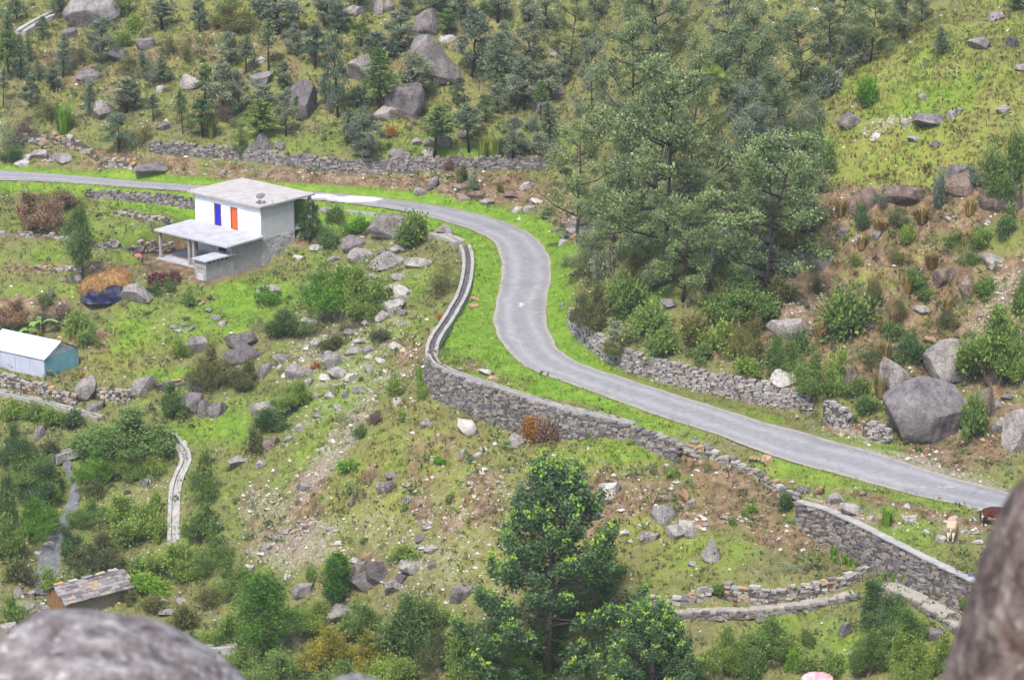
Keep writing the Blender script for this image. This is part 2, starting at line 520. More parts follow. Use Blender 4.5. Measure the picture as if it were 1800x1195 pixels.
FAR_SPOTS = [  # x, y, z below the viewer: ground the photograph does not show
    (-95, 262, -61), (-95, 266, -61), (-95, 225, -71), (-95, 195, -80), (-95, 165, -81), (-60, 160, -83), (-20, 155, -83), (20, 150, -80), (60, 145, -76), (95, 145, -72),
    (95, 165, -66.5), (95, 172, -66.3), (95, 195, -52), (95, 230, -36), (60, 195, -56), (60, 225, -42), (60, 260, -24),
    (-95, 290, -54), (-95, 330, -44), (-50, 325, -43), (-20, 320, -38), (10, 315, -37), (40, 275, -23), (60, 320, -12), (95, 300, -8), (-95, 430, 0), (0, 430, 6), (95, 430, 30), (20, 285, -38), (25, 260, -34),
    (-95, 110, -60), (0, 110, -58), (95, 110, -58), (-95, 60, -33), (0, 60, -31), (95, 60, -32), (-95, 20, -12), (0, 20, -11.0), (95, 20, -12), (0, 8, -4.4), (-95, 0, -2), (0, 2, -2.0), (95, 0, -2), (-95, -25, 8), (0, -25, 8), (95, -25, 8),
]


def build_height():
    pts, edges = [], []

    def line(P, con=True):
        i0 = len(pts)
        for p in P:
            pts.append(tuple(p))
        if con:
            edges.extend((i0 + i, i0 + i + 1) for i in range(len(P) - 1))

    line(RL)
    line(RR)
    for k, (T, B) in WALL.items():
        line(T)
        line(B)
    line([at_z(*p) for p in CHANNEL_A], False)
    for ln_ in (CUT_TOP, CUT_LOW, CUT2_TOP, CUT2_LOW):
        line([at_z(*p) for p in ln_])
    for p in SPOTS:
        q = at_z(*p)
        pts.append(tuple(q))
    for x, y, z in FAR_SPOTS:
        pts.append((x, y, z + CAMZ))
    co = [Vector((p[0], p[1])) for p in pts]
    V, E, F, ov, oe, of = delaunay_2d_cdt(co, edges, [], 0, 1e-4, True)
    A = np.array(pts)
    Z = np.zeros(len(V))
    for i, (v, o) in enumerate(zip(V, ov)):
        if o:
            Z[i] = np.mean([pts[j][2] for j in o])
        else:  # where two lines cross
            d = np.hypot(A[:, 0] - v.x, A[:, 1] - v.y)
            j = np.argsort(d)[:3]
            Z[i] = np.average(A[j, 2], weights=1 / (d[j] + .01))
    gx = np.concatenate([np.arange(-95, -60, 2.5), np.arange(-60, 60.01, 0.33), np.arange(62.5, 95.1, 2.5)])
    gy = np.concatenate([np.arange(-25, 160, 2.5), np.arange(160, 305.01, 0.33), np.arange(307.5, 430.1, 3.5)])
    H = np.full((len(gy), len(gx)), np.nan)
    for f in F:
        a, b, c = (V[i] for i in f)
        za, zb, zc = (Z[i] for i in f)
        det = (b.y - c.y) * (a.x - c.x) + (c.x - b.x) * (a.y - c.y)
        if abs(det) < 1e-9:
            continue
        i0, i1 = np.searchsorted(gx, (min(a.x, b.x, c.x) - 1e-6, max(a.x, b.x, c.x) + 1e-6))
        j0, j1 = np.searchsorted(gy, (min(a.y, b.y, c.y) - 1e-6, max(a.y, b.y, c.y) + 1e-6))
        if i1 <= i0 or j1 <= j0:
            continue
        X, Y = np.meshgrid(gx[i0:i1], gy[j0:j1])
        l1 = ((b.y - c.y) * (X - c.x) + (c.x - b.x) * (Y - c.y)) / det
        l2 = ((c.y - a.y) * (X - c.x) + (a.x - c.x) * (Y - c.y)) / det
        l3 = 1 - l1 - l2
        ok = (l1 >= -1e-6) & (l2 >= -1e-6) & (l3 >= -1e-6)
        z = l1 * za + l2 * zb + l3 * zc
        sub = H[j0:j1, i0:i1]
        sub[ok] = z[ok]
    # any cell left over takes its neighbour's height
    for _ in range(20):
        bad = np.isnan(H)
        if not bad.any():
            break
        for sh in ((0, 1), (0, -1), (1, 0), (-1, 0)):
            R = np.roll(H, sh, (0, 1))
            H = np.where(np.isnan(H), R, H)
    return gx, gy, H


GX, GY, GH = build_height()
XX, YY = np.meshgrid(GX, GY)
ROAD_POLY = np.concatenate([RL[:, :2], RR[::-1, :2]])
D_ROAD = np.minimum(dist_poly(XX, YY, RL), dist_poly(XX, YY, RR))
IN_ROAD = inside(XX, YY, ROAD_POLY)
D_WALL = np.full(XX.shape, 1e9)
for k, (T, B) in WALL.items():
    D_WALL = np.minimum(D_WALL, np.minimum(dist_poly(XX, YY, T), dist_poly(XX, YY, B)))
D_FIX = np.minimum(np.where(IN_ROAD, 0, D_ROAD), D_WALL)
D_CUT = np.full(XX.shape, 1e9)
for ln_ in (CUT_TOP, CUT_LOW, CUT2_TOP, CUT2_LOW):
    D_CUT = np.minimum(D_CUT, dist_poly(XX, YY, [at_z(*p) for p in ln_]))
wsm = smooth01(np.minimum(D_FIX, D_CUT + .45), 0.5, 2.5) * 0.9
for _ in range(46):
    P = np.pad(GH, 1, mode='edge')
    A = (P[:-2, 1:-1] + P[2:, 1:-1] + P[1:-1, :-2] + P[1:-1, 2:]) * 0.25
    GH = GH + wsm * (A - GH)
U_PX, V_PX = to_px(np.stack([XX, YY, GH], axis=-1))


def ell(u, v, ru, rv, soft=0.5, rot=0.0):
    c, s = math.cos(rot), math.sin(rot)
    du, dv = U_PX - u, V_PX - v
    a, b = (du * c + dv * s) / ru, (-du * s + dv * c) / rv
    return 1 - smooth01(np.hypot(a, b), 1 - soft, 1 + soft)


# the house yard is levelled
HOUSE_O = np.array((-22.4, 246.2, -65.6 + CAMZ))
HOUSE_RZ = math.atan2(.75, .66)
hx = (XX - HOUSE_O[0]) * math.cos(HOUSE_RZ) + (YY - HOUSE_O[1]) * math.sin(HOUSE_RZ)
hy = -(XX - HOUSE_O[0]) * math.sin(HOUSE_RZ) + (YY - HOUSE_O[1]) * math.cos(HOUSE_RZ)
YARD = (1 - smooth01(np.abs(hx + 3.2), 3.6, 4.6)) * (1 - smooth01(np.abs(hy - 5.0), 4.9, 6.2))
GH = GH + YARD * (HOUSE_O[2] - GH)
_tp = at_z(79, 664, -70.2)
_tx = (XX - _tp[0]) * -.83 + (YY - _tp[1]) * .56
_ty = (XX - _tp[0]) * .56 + (YY - _tp[1]) * .83
TENT_PAD = (1 - smooth01(np.abs(_tx - 3.2), 3.4, 4.6)) * (1 - smooth01(np.abs(_ty - 2.05), 2.1, 3.4))
GH = GH + TENT_PAD * (_tp[2] - GH)
soft_mask = smooth01(D_FIX, 0.6, 3.0) * (1 - YARD) * (1 - TENT_PAD)
n1 = vnoise(XX, YY, 7.0, 1) - .5
n2 = vnoise(XX, YY, 2.6, 2) - .5
n3 = vnoise(XX, YY, 1.1, 3) - .5
n4 = vnoise(XX, YY, 0.5, 4) - .5
rough_land = 1 + 1.9 * ell(1600, 500, 260, 170) + 1.2 * ell(1260, 560, 260, 70) + 0.7 * ell(1300, 900, 180, 90) + .5 * ell(650, 600, 150, 120)
GH = GH + soft_mask * rough_land * (0.55 * n1 + 0.42 * n2 + 0.24 * n3 + 0.12 * n4)
GH = GH + (1 - soft_mask) * 0.05 * n3 * (~IN_ROAD)
# stream bed and lower channel cut a little into the ground
STREAM = [at_z(*p) for p in [(112, 812, -74.6), (122, 845, -75.7), (132, 875, -76.4), (122, 905, -77.1), (104, 945, -78.0), (86, 975, -78.6), (84, 1005, -79.2), (70, 1040, -79.6)]]
GH = GH - 0.35 * (1 - smooth01(dist_poly(XX, YY, STREAM), 0.5, 1.6))
GH = np.where(IN_ROAD & (D_ROAD > 0.25), GH - 0.10, GH)


def hgt(x, y):
    i = np.clip(np.searchsorted(GX, x) - 1, 0, len(GX) - 2)
    j = np.clip(np.searchsorted(GY, y) - 1, 0, len(GY) - 2)
    fx = np.clip((x - GX[i]) / (GX[i + 1] - GX[i]), 0, 1)
    fy = np.clip((y - GY[j]) / (GY[j + 1] - GY[j]), 0, 1)
    return (GH[j, i] * (1 - fx) + GH[j, i + 1] * fx) * (1 - fy) + (GH[j + 1, i] * (1 - fx) + GH[j + 1, i + 1] * fx) * fy


TS = np.arange(120, 420, 0.25)


def ground(u, v):
    """the point of the ground seen at u, v"""
    d = ray(u, v)
    P = d[None, :] * TS[:, None]
    g = P[:, 2] + CAMZ - hgt(P[:, 0], P[:, 1])
    k = np.argmax(g <= 0)
    if g[k] > 0:
        k = len(TS) - 1
    k = max(k, 1)
    a, b = g[k - 1], g[k]
    t = TS[k - 1] + (TS[k] - TS[k - 1]) * (a / (a - b + 1e-9) if a > 0 else 0)
    p = d * t
    return np.array((p[0], p[1], p[2] + CAMZ)), t


# ------------------------------------------------------------------ ground cover (the ground's own colour)
cn = vnoise(XX, YY, 3.0, 21) * .5 + vnoise(XX, YY, 1.2, 22) * .3 + vnoise(XX, YY, 9.0, 23) * .2
cn2 = vnoise(XX, YY, 2.2, 31) * .6 + vnoise(XX, YY, 0.8, 32) * .4
lush = np.zeros_like(XX)
dirt = np.zeros_like(XX)
stony = np.zeros_like(XX)
dry = np.zeros_like(XX)
far_side = smooth01(V_PX, 300, 380)
verge = (1 - smooth01(D_ROAD, .5 + .9 * far_side, 1.3 + 1.9 * far_side)) * (~IN_ROAD)
lower_road = smooth01(U_PX, 1000, 1300)
lush = np.maximum(lush, verge * (1 - 0.55 * lower_road))
VERGE_POLY = np.array([at_z(*p)[:2] for p in ROAD_L[14:29]] + [p[:2] for p in WALL['outer'][0][:6][::-1]] + [at_z(*p)[:2] for p in CHANNEL_A[::-1]])
in_verge = inside(XX, YY, VERGE_POLY)
lush = np.maximum(lush, in_verge * 0.95)
for u, v, ru, rv, a, r in [(450, 525, 120, 45, 1.0, 0), (300, 570, 140, 50, .8, 0), (380, 560, 90, 40, .9, 0), (180, 400, 190, 45, .55, 0), (120, 455, 150, 25, .62, 0), (90, 510, 90, 16, .45, 0), (600, 660, 90, 60, .75, -.6), (520, 600, 60, 20, .3, 0), (420, 740, 110, 45, .7, -.3),
                        (530, 760, 60, 110, .55, .6), (330, 660, 90, 22, .7, 0), (660, 560, 50, 60, .5, 0), (740, 520, 60, 70, .55, 0), (620, 740, 60, 70, .42, .5), (1150, 505, 70, 45, .9, -.4), (700, 830, 60, 30, .5, -.3), (1120, 800, 60, 22, .7, 0), (1050, 770, 60, 16, .7, 0), (1000, 800, 80, 20, .4, 0),
                        (1240, 980, 90, 40, .38, 0), (1450, 1120, 200, 50, .5, 0), (600, 250, 300, 18, .4, 0), (500, 245, 160, 20, .3, 0), (250, 250, 70, 20, .2, 0), (760, 265, 140, 12, .6, 0), (200, 745, 200, 25, .45, 0), (150, 900, 300, 150, .4, 0), (1260, 130, 30, 25, .9, 0), (1560, 930, 160, 30, .5, .3),
                        (450, 150, 80, 20, .3, 0), (1500, 300, 90, 30, .2, -.3), (1620, 150, 210, 90, .5, -.5), (980, 240, 60, 20, .5, 0), (640, 480, 100, 60, .4, 0)]:
    lush = np.maximum(lush, .84 * a * ell(u, v, ru, rv, .6, r))
lush = np.clip(lush + (cn - .5) * 1.1 * (lush > .02) * (lush < .9), 0, 1)
for u, v, ru, rv, a, r in [(640, 318, 200, 22, .95, .03), (850, 330, 130, 32, .9, .1), (300, 292, 150, 20, .75, .1), (120, 280, 100, 20, .5, 0), (780, 800, 200, 70, .5, .1), (900, 900, 200, 80, .45, 0), (1100, 870, 130, 50, .7, .1), (1300, 850, 120, 35, .95, .35), (1330, 920, 110, 45, .75, .3), (1250, 900, 90, 50, .7, 0),
                        (1500, 380, 180, 45, .95, .05), (1570, 500, 230, 130, .8, 0), (1450, 610, 130, 60, .75, .2), (1700, 720, 120, 70, .85, 0), (1680, 365, 150, 45, .95, -.1), (1300, 600, 160, 50, .5, .2), (1560, 620, 90, 60, .75, 0), (1240, 470, 90, 40, .45, 0), (1680, 620, 80, 60, .7, 0), (60, 415, 90, 8, .7, 0), (120, 472, 140, 8, .8, 0), (450, 110, 300, 60, .35, 0), (800, 90, 180, 60, .3, 0), (1560, 480, 160, 90, .65, 0), (1400, 545, 60, 60, .95, 0), (1740, 500, 90, 80, .8, 0), (1720, 780, 110, 40, .95, 0), (1490, 748, 60, 18, .9, 0), (300, 470, 60, 20, .95, 0), (840, 645, 70, 22, .75, .1), (890, 665, 60, 14, .8, .35), (1450, 640, 80, 60, .5, 0),
                        (1000, 410, 40, 40, .5, 0), (560, 420, 60, 30, .35, 0), (640, 540, 60, 40, .3, 0), (130, 590, 60, 40, .5, 0), (50, 540, 90, 22, .55, 0), (700, 640, 60, 30, .35, -.5), (1480, 900, 90, 14, .7, .3), (1600, 895, 160, 12, .6, .27), (150, 120, 120, 30, .5, 0), (400, 60, 120, 30, .35, 0), (620, 1000, 100, 60, .5, 0), (1480, 500, 60, 60, .4, 0), (700, 170, 60, 20, .3, 0), (480, 930, 60, 60, .5, 0), (550, 860, 50, 80, .6, .4)]:
    dirt = np.maximum(dirt, a * ell(u, v, ru, rv, .5, r))
dirt = np.clip(dirt + (cn2 - .52) * 1.3 * (dirt > .02), 0, 1) * (1 - verge * .7 * (1 - lower_road))
for u, v, ru, rv, a, r in [(590, 780, 26, 150, .95, .62), (470, 900, 60, 60, .7, .6), (520, 960, 90, 50, .95, -.3), (640, 600, 90, 30, .4, -.6), (670, 670, 60, 20, .8, -.5), (1640, 822, 150, 14, 1, .28), (1500, 765, 60, 12, .9, .3), (820, 960, 220, 130, .6, 0), (700, 930, 120, 40, .6, 0), (760, 980, 90, 40, .7, 0),
                        (1100, 870, 80, 40, .5, 0), (1400, 560, 30, 70, .7, .5), (1740, 540, 30, 110, .9, .7), (1180, 910, 60, 50, .6, 0), (1020, 400, 35, 30, .9, 0), (640, 310, 220, 14, .5, 0), (1660, 930, 90, 30, .5, 0), (1500, 900, 120, 16, .7, .3), (90, 1060, 100, 50, .7, 0), (850, 570, 25, 90, .35, .3), (860, 650, 60, 20, .5, 0), (250, 850, 60, 40, .5, 0), (1540, 230, 40, 20, .8, -.5), (1580, 215, 40, 14, .8, 0), (240, 990, 60, 20, .5, 0), (400, 700, 60, 12, .3, 0), (610, 610, 130, 100, .75, -.6), (560, 700, 110, 60, .6, -.6), (660, 500, 70, 60, .5, -.6), (900, 800, 90, 50, .35, 0)]:
    stony = np.maximum(stony, a * ell(u, v, ru, rv, .5, r))
for u, v, ru, rv, a, r in [(1640, 190, 220, 150, .85, -.3), (1500, 420, 200, 90, .7, 0), (1600, 520, 140, 90, .8, 0), (1500, 620, 70, 60, .7, 0), (300, 80, 300, 80, .35, 0), (700, 120, 300, 100, .3, 0), (800, 850, 250, 120, .55, 0), (850, 645, 90, 26, .9, .1), (900, 670, 80, 16, .8, .35), (680, 590, 90, 80, .35, 0), (1000, 900, 300, 120, .45, 0), (200, 610, 100, 40, .5, 0), (640, 215, 70, 16, .7, 0)]:
    dry = np.maximum(dry, a * ell(u, v, ru, rv, .6, r))
dry = np.clip(dry + (cn - .5) * 1.2 * (dry > .02), 0, 1)
dirt = np.maximum(dirt, YARD * .9)


def terrain_mat():
    t = NT('hillside_ground', 0.95, 0.1)
    p = t.pos()
    L, D, S, Y = (t.attr(a) for a in ('lush', 'dirt', 'stony', 'dry'))
    big = t.noise(0.22, 4, 0.65, p)
    mid = t.noise(1.1, 5, 0.72, p)
    fine = t.noise(5.5, 3, 0.75, p)
    grass = t.ramp(mid, [(0.30, (0.068, 0.066, 0.028)), (0.43, (0.125, 0.145, 0.042)), (0.55, (0.18, 0.215, 0.05)), (0.70, (0.27, 0.24, 0.10))])
    drab = t.ramp(big, [(0.38, (0.20, 0.155, 0.105)), (0.6, (0.17, 0.18, 0.06))])
    grass = t.mix(0.5, grass, drab)
    dryc = t.ramp(mid, [(0.30, (0.14, 0.10, 0.05)), (0.41, (0.24, 0.225, 0.055)), (0.56, (0.22, 0.275, 0.05)), (0.72, (0.38, 0.28, 0.11))])
    c = t.mix(Y, grass, dryc)
    lushc = t.ramp(t.noise(0.9, 4, 0.7, p), [(0.28, (0.08, 0.13, 0.022)), (0.47, (0.14, 0.235, 0.03)), (0.60, (0.20, 0.28, 0.04)), (0.74, (0.28, 0.30, 0.07))])
    viv = t.ramp(t.noise(0.9, 4, 0.7, p), [(0.28, (0.095, 0.165, 0.022)), (0.5, (0.15, 0.275, 0.028)), (0.72, (0.24, 0.32, 0.05))])
    lushc = t.mix(t.ramp(L, [(0.84, 0.0), (0.95, 1.0)]), lushc, viv)
    lf = t.math('ADD', L, t.math('MULTIPLY', t.math('SUBTRACT', mid, 0.5), 0.7), True)
    c = t.mix(t.ramp(lf, [(0.2, 0.0), (0.75, 1.0)]), c, lushc)
    dirtc = t.ramp(mid, [(0.30, (0.07, 0.048, 0.032)), (0.44, (0.15, 0.102, 0.06)), (0.58, (0.245, 0.172, 0.105)), (0.74, (0.40, 0.305, 0.20))])
    df = t.math('ADD', D, t.math('MULTIPLY', t.math('SUBTRACT', fine, 0.5), 0.8), True)
    c = t.mix(t.ramp(df, [(0.3, 0.0), (0.65, 1.0)]), c, dirtc)
    # little stones
    vc = t.voro(3.2, p)
    vcol = t.voro(3.2, p, 'Color')
    sep = t.n('SeparateColor')
    t.set(sep.inputs[0], vcol)
    sz = t.math('MULTIPLY', sep.outputs[0], 0.34)
    peb = t.math('LESS_THAN', vc, sz)
    dens = t.math('LESS_THAN', sep.outputs[1], t.math('ADD', t.math('MULTIPLY', S, 0.75), t.math('MULTIPLY', t.math('SUBTRACT', 1.0, L, True), 0.10)))
    pf = t.math('MULTIPLY', peb, dens)
    pcol = t.ramp(sep.outputs[2], [(0.0, (0.22, 0.205, 0.20)), (0.4, (0.42, 0.40, 0.38)), (0.75, (0.58, 0.55, 0.51)), (1.0, (0.42, 0.30, 0.19))])
    gravel = t.ramp(fine, [(0.3, (0.17, 0.135, 0.105)), (0.5, (0.29, 0.245, 0.195)), (0.7, (0.44, 0.40, 0.34))])
    sf = t.math('ADD', S, t.math('MULTIPLY', t.math('SUBTRACT', mid, 0.55), 2.2), True)
    c = t.mix(t.math('MULTIPLY', t.ramp(sf, [(0.4, 0.0), (0.95, 1.0)]), 0.7), c, gravel)
    c = t.mix(pf, c, pcol)
    c = t.mix(1.0, c, t.ramp(fine, [(0.25, 0.62), (0.5, 1.0), (0.75, 1.25)]), 'MULTIPLY')
    h = t.math('ADD', t.math('MULTIPLY', fine, 0.6), t.math('MULTIPLY', pf, 0.35))
    t.bump(h, 0.9, 0.2)
    return t.color(c)


M['ground'] = terrain_mat()
nyg, nxg = GH.shape
idx = np.arange(nyg * nxg).reshape(nyg, nxg)
quads = np.stack([idx[:-1, :-1], idx[:-1, 1:], idx[1:, 1:], idx[1:, :-1]], axis=-1).reshape(-1, 4)
terr = arr_mesh('ground', np.stack([XX, YY, GH], axis=-1).reshape(-1, 3), quads, M['ground'], True,
                {'lush': lush.ravel(), 'dirt': dirt.ravel(), 'stony': stony.ravel(), 'dry': dry.ravel()})
tag(link('ground', terr), kind='structure')


def samp(A, x, y):
    i = np.clip(np.searchsorted(GX, x) - 1, 0, len(GX) - 2)
    j = np.clip(np.searchsorted(GY, y) - 1, 0, len(GY) - 2)
    return A[j, i]


# ------------------------------------------------------------------ road
def road():
    t = NT('worn_asphalt', 0.85, 0.25)
    p = t.pos()
    x = t.attr('cross')
    n = t.noise(2.2, 5, 0.75, p)
    f = t.noise(11.0, 3, 0.75, p)
    c = t.ramp(n, [(0.3, (0.20, 0.198, 0.208)), (0.5, (0.245, 0.242, 0.252)), (0.7, (0.30, 0.295, 0.302))])
    c = t.mix(1.0, c, t.ramp(f, [(0.25, 0.72), (0.75, 1.22)]), 'MULTIPLY')
    xs = t.math('ADD', x, t.math('MULTIPLY', t.math('SUBTRACT', t.noise(0.12, 3, 0.6, p), 0.5), 0.35))
    track = t.ramp(xs, [(0.12, 0.0), (0.27, 1.0), (0.42, 0.15), (0.58, 0.15), (0.72, 1.0), (0.88, 0.0)])
    c = t.mix(t.math('MULTIPLY', t.math('MULTIPLY', track, t.noise(1.6, 5, 0.75, p)), 0.8), c, (0.43, 0.425, 0.43))
    # dusty pale edges
    e = t.math('ABSOLUTE', t.math('SUBTRACT', x, 0.5))
    ef = t.ramp(t.math('ADD', e, t.math('MULTIPLY', t.math('SUBTRACT', t.noise(1.2, 5, 0.7, p), 0.5), 0.16)), [(0.40, 0.0), (0.5, 1.0)])
    c = t.mix(t.math('MULTIPLY', ef, 0.85), c, (0.40, 0.35, 0.28))
    dk = t.ramp(t.noise(0.28, 3, 0.6, p), [(0.56, 0.0), (0.6, 1.0)])
    c = t.mix(t.math('MULTIPLY', dk, 0.2), c, (0.15, 0.15, 0.16))
    ck = t.ramp(t.voro(0.55, p, 'Distance', 'DISTANCE_TO_EDGE'), [(0.0, 1.0), (0.02, 0.0)])
    c = t.mix(t.math('MULTIPLY', ck, 0.4), c, (0.10, 0.10, 0.10))
    pt = t.attr('patch')
    pf = t.ramp(t.math('ADD', pt, t.math('MULTIPLY', t.math('SUBTRACT', t.noise(1.0, 5, 0.7, p), 0.5), 0.8)), [(0.45, 0.0), (0.62, 1.0)])
    c = t.mix(t.math('MULTIPLY', pf, 0.75), c, (0.66, 0.65, 0.65))
    t.bump(f, 0.5, 0.03)
    m = t.color(c)
    k = 340
    A, B = resample(RL, 0.5), resample(RR, 0.5)
    # pair the two edges: for every point of the left edge the nearest of the right, kept in order
    prs, j = [], 0
    for i in range(len(A)):
        d = np.hypot(B[:, 0] - A[i, 0], B[:, 1] - A[i, 1])
        lo, hi = j, min(j + 14, len(B))
        j = lo + int(np.argmin(d[lo:hi]))
        prs.append(j)
    prs = np.convolve(np.pad(np.array(prs, float), 4, mode='edge'), np.ones(9) / 9, 'valid')
    C = np.stack([np.interp(prs, np.arange(len(B)), B[:, c]) for c in range(3)], axis=1)
    n = 10
    V, X, Pt = [], [], []
    r = np.random.default_rng(3)
    ja = np.convolve(r.normal(0, 1, len(A) + 4), np.ones(5) / 5, 'valid') * 0.13
    jb = np.convolve(r.normal(0, 1, len(A) + 4), np.ones(5) / 5, 'valid') * 0.13
    for i in range(len(A)):
        a, c_ = A[i], C[i]
        w = np.linalg.norm(c_ - a)
        d = (c_ - a) / w
        for q in range(n + 1):
            s = q / n
            f_ = (s * (w + ja[i] + jb[i]) - ja[i])
            P = a + d * f_
            camber = 0.05 * (1 - (2 * s - 1) ** 2)
            V.append((P[0], P[1], P[2] + 0.018 + camber))
            X.append(s)
    V = np.array(V)
    u, v = to_px(V)
    patch = np.zeros(len(V))
    for cu, cv, ru, rv, am in [(625, 350, 55, 7, 1.0), (560, 345, 40, 6, .8), (915, 535, 14, 10, .6), (945, 548, 14, 4, .6), (905, 490, 30, 14, .35), (1290, 755, 60, 5, .4), (1560, 818, 120, 8, .45), (1650, 855, 90, 8, .5), (920, 450, 30, 14, .25)]:
        patch = np.maximum(patch, am * np.exp(-(((u - cu) / ru) ** 2 + ((v - cv) / rv) ** 2)))
    I = np.arange(len(V)).reshape(len(A), n + 1)
    F = np.stack([I[:-1, :-1], I[:-1, 1:], I[1:, 1:], I[1:, :-1]], axis=-1).reshape(-1, 4)
    # normals up
    v0, v1, v2 = V[F[0, 0]], V[F[0, 1]], V[F[0, 2]]
    if np.cross(v1 - v0, v2 - v1)[2] < 0:
        F = F[:, ::-1]
    me = arr_mesh('road', V, F, m, True, {'cross': X, 'patch': patch})
    tag(link('road', me), kind='structure')


road()

# ------------------------------------------------------------------ dry stone walls
def jitter_box(r, j=0.13):
    V = np.array([(-.5, -.5, -.5), (.5, -.5, -.5), (.5, .5, -.5), (-.5, .5, -.5), (-.5, -.5, .5), (.5, -.5, .5), (.5, .5, .5), (-.5, .5, .5)])
    # a worn block: corners pulled in by different amounts, one extra ring keeps it from reading as a brick
    return V * (1 - r.uniform(0, j * 1.6, (8, 3))) + r.normal(0, j * .3, (8, 3))


BOXF = np.array([(0, 3, 2, 1), (4, 5, 6, 7), (0, 1, 5, 4), (1, 2, 6, 5), (2, 3, 7, 6), (3, 0, 4, 7)])
RS = np.random.default_rng(5)
STONE_V = [jitter_box(RS) for _ in range(10)]
STONE_ME = {}


def stone_mesh(k, mk):
    if (k, mk) not in STONE_ME:
        STONE_ME[(k, mk)] = arr_mesh('stone', STONE_V[k], BOXF, M[mk])
    return STONE_ME[(k, mk)]


def stone_wall(name, T, B, label, mk='stone_wall', course=0.2, length=0.42, thick=0.45, limit=300, cap=None, ragged=0.0, seed=0, core=True, face=None):
    """courses of separate stones between a base line B and a top line T (same length), core behind coloured dark as shade for the gaps"""
    r = np.random.default_rng(seed + 50)
    k = max(4, int(np.linalg.norm(np.diff(T, axis=0), axis=1).sum() / 0.25))
    s0 = np.linspace(0, 1, len(T))
    s = np.linspace(0, 1, k)
    T = np.stack([np.interp(s, s0, T[:, c]) for c in range(3)], 1)
    B = np.stack([np.interp(s, s0, B[:, c]) for c in range(3)], 1)
    L = np.concatenate(([0], np.cumsum(np.linalg.norm(np.diff(T[:, :2], axis=0), axis=1))))
    o = outward(T)
    root = empty(name, tuple(B[k // 2]))
    tag(root, label, 'wall', kind='thing')
    base = Vector(B[k // 2])
    if core:
        mb = MB()
        V, F = [], []
        for i in range(k):
            d = o[i] * thick * .42
            for P, sg, dz in ((B[i], 1, -.3), (T[i], 1, -.26), (T[i], -1, -.26), (B[i], -1, -.3)):
                V.append((P[0] + sg * d[0] - base.x, P[1] + sg * d[1] - base.y, P[2] + dz - base.z))
        for i in range(k - 1):
            for q in range(4):
                F.append((i * 4 + q, i * 4 + (q + 1) % 4, i * 4 + 4 + (q + 1) % 4, i * 4 + 4 + q))
        mb.add(V, F).build('wall_core', M['core'], root)
    stones = []
    hmax = float((T[:, 2] - B[:, 2]).max())
    nc = max(1, int(hmax / course) + 1)
    for c in range(nc):
        x = -r.uniform(0, length)
        while x < L[-1]:
            w = length * r.uniform(.55, 1.5)
            xm = x + w / 2
            x += w
            if xm < 0 or xm > L[-1]:
                continue
            i = int(np.clip(np.searchsorted(L, xm), 1, k - 1))
            h = T[i, 2] - B[i, 2]
            rows = max(1, int(round(h / course)))
            rag = rows - (1 if r.random() < ragged else 0) - (1 if r.random() < ragged * .4 else 0)
            if c >= rag:
                continue
            ch = h / rows
            f = (c + .5) / rows
            P = B[i] * (1 - f) + T[i] * f
            tg = math.atan2(T[i, 1] - T[i - 1, 1], T[i, 0] - T[i - 1, 0])
            off = r.normal(0, .025)
            top = c == rows - 1
            stones.append(((P[0] + o[i, 0] * off - base.x, P[1] + o[i, 1] * off - base.y, P[2] - base.z + r.normal(0, .012) + (r.uniform(-.02, .05) if top else 0)),
                           tg + r.normal(0, .05 + .05 * top), r.normal(0, .04), (w * 1.04, thick * r.uniform(.95, 1.12), ch * r.uniform(.92, 1.12)), int(r.integers(10))))
    stones.sort(key=lambda q: -q[3][0] * q[3][2])
    rest_v, rest_f = [], []
    for n, (loc, rz, ry, sc, kk) in enumerate(stones):
        if n < limit:
            st = link('stone', stone_mesh(kk, mk), root)
            st.location = loc
            st.rotation_euler = (0, ry, rz)
            st.scale = sc
        else:
            V = STONE_V[kk] * np.array(sc)
            cz, sz = math.cos(rz), math.sin(rz)
            V = np.stack([V[:, 0] * cz - V[:, 1] * sz, V[:, 0] * sz + V[:, 1] * cz, V[:, 2] + V[:, 0] * ry], 1) + np.array(loc)
            rest_f.append(BOXF + 8 * len(rest_v))
            rest_v.append(V)
    if rest_v:
        tag(link('stones', arr_mesh('stones', np.concatenate(rest_v), np.concatenate(rest_f), M[mk]), root), kind='stuff')
    if cap:
        slab = MB()
        V, F = [], []
        for i in range(k):
            d = o[i] * (thick * .5 + .06)
            for P, sg, dz in ((T[i], 1, .02), (T[i], 1, .12), (T[i], -1, .12), (T[i], -1, .02)):
                V.append((P[0] + sg * d[0] - base.x + r.normal(0, .012), P[1] + sg * d[1] - base.y + r.normal(0, .012), P[2] + dz - base.z + r.normal(0, .01)))
        for i in range(k - 1):
            for q in range(4):
                F.append((i * 4 + q, i * 4 + (q + 1) % 4, i * 4 + 4 + (q + 1) % 4, i * 4 + 4 + q))
        slab.add(V, F).build('coping', M[cap], root)
    return root


def wall_on_ground(name, pts, h, label, mk='stone_warm', seed=0, **kw):
    """free standing wall along points seen on the ground"""
    G = np.array([ground(u, v)[0] for u, v in pts])
    P = resample(G, 1.0)
    P[:, 2] = hgt(P[:, 0], P[:, 1])
    hs = np.interp(np.linspace(0, 1, len(P)), np.linspace(0, 1, len(h)), h) if hasattr(h, '__len__') else np.full(len(P), h)
    B = P.copy()
    B[:, 2] -= 0.12
    T = P.copy()
    T[:, 2] += hs
    return stone_wall(name, T, B, label, mk, seed=seed, **kw)


def face_of(k, inset=0.0):
    T, B = WALL[k]
    T, B = T.copy(), B.copy()
    T[:, :2] = T[:, :2] * .55 + B[:, :2] * .45
    B2 = B.copy()
    B2[:, 2] -= .25
    return T, B2


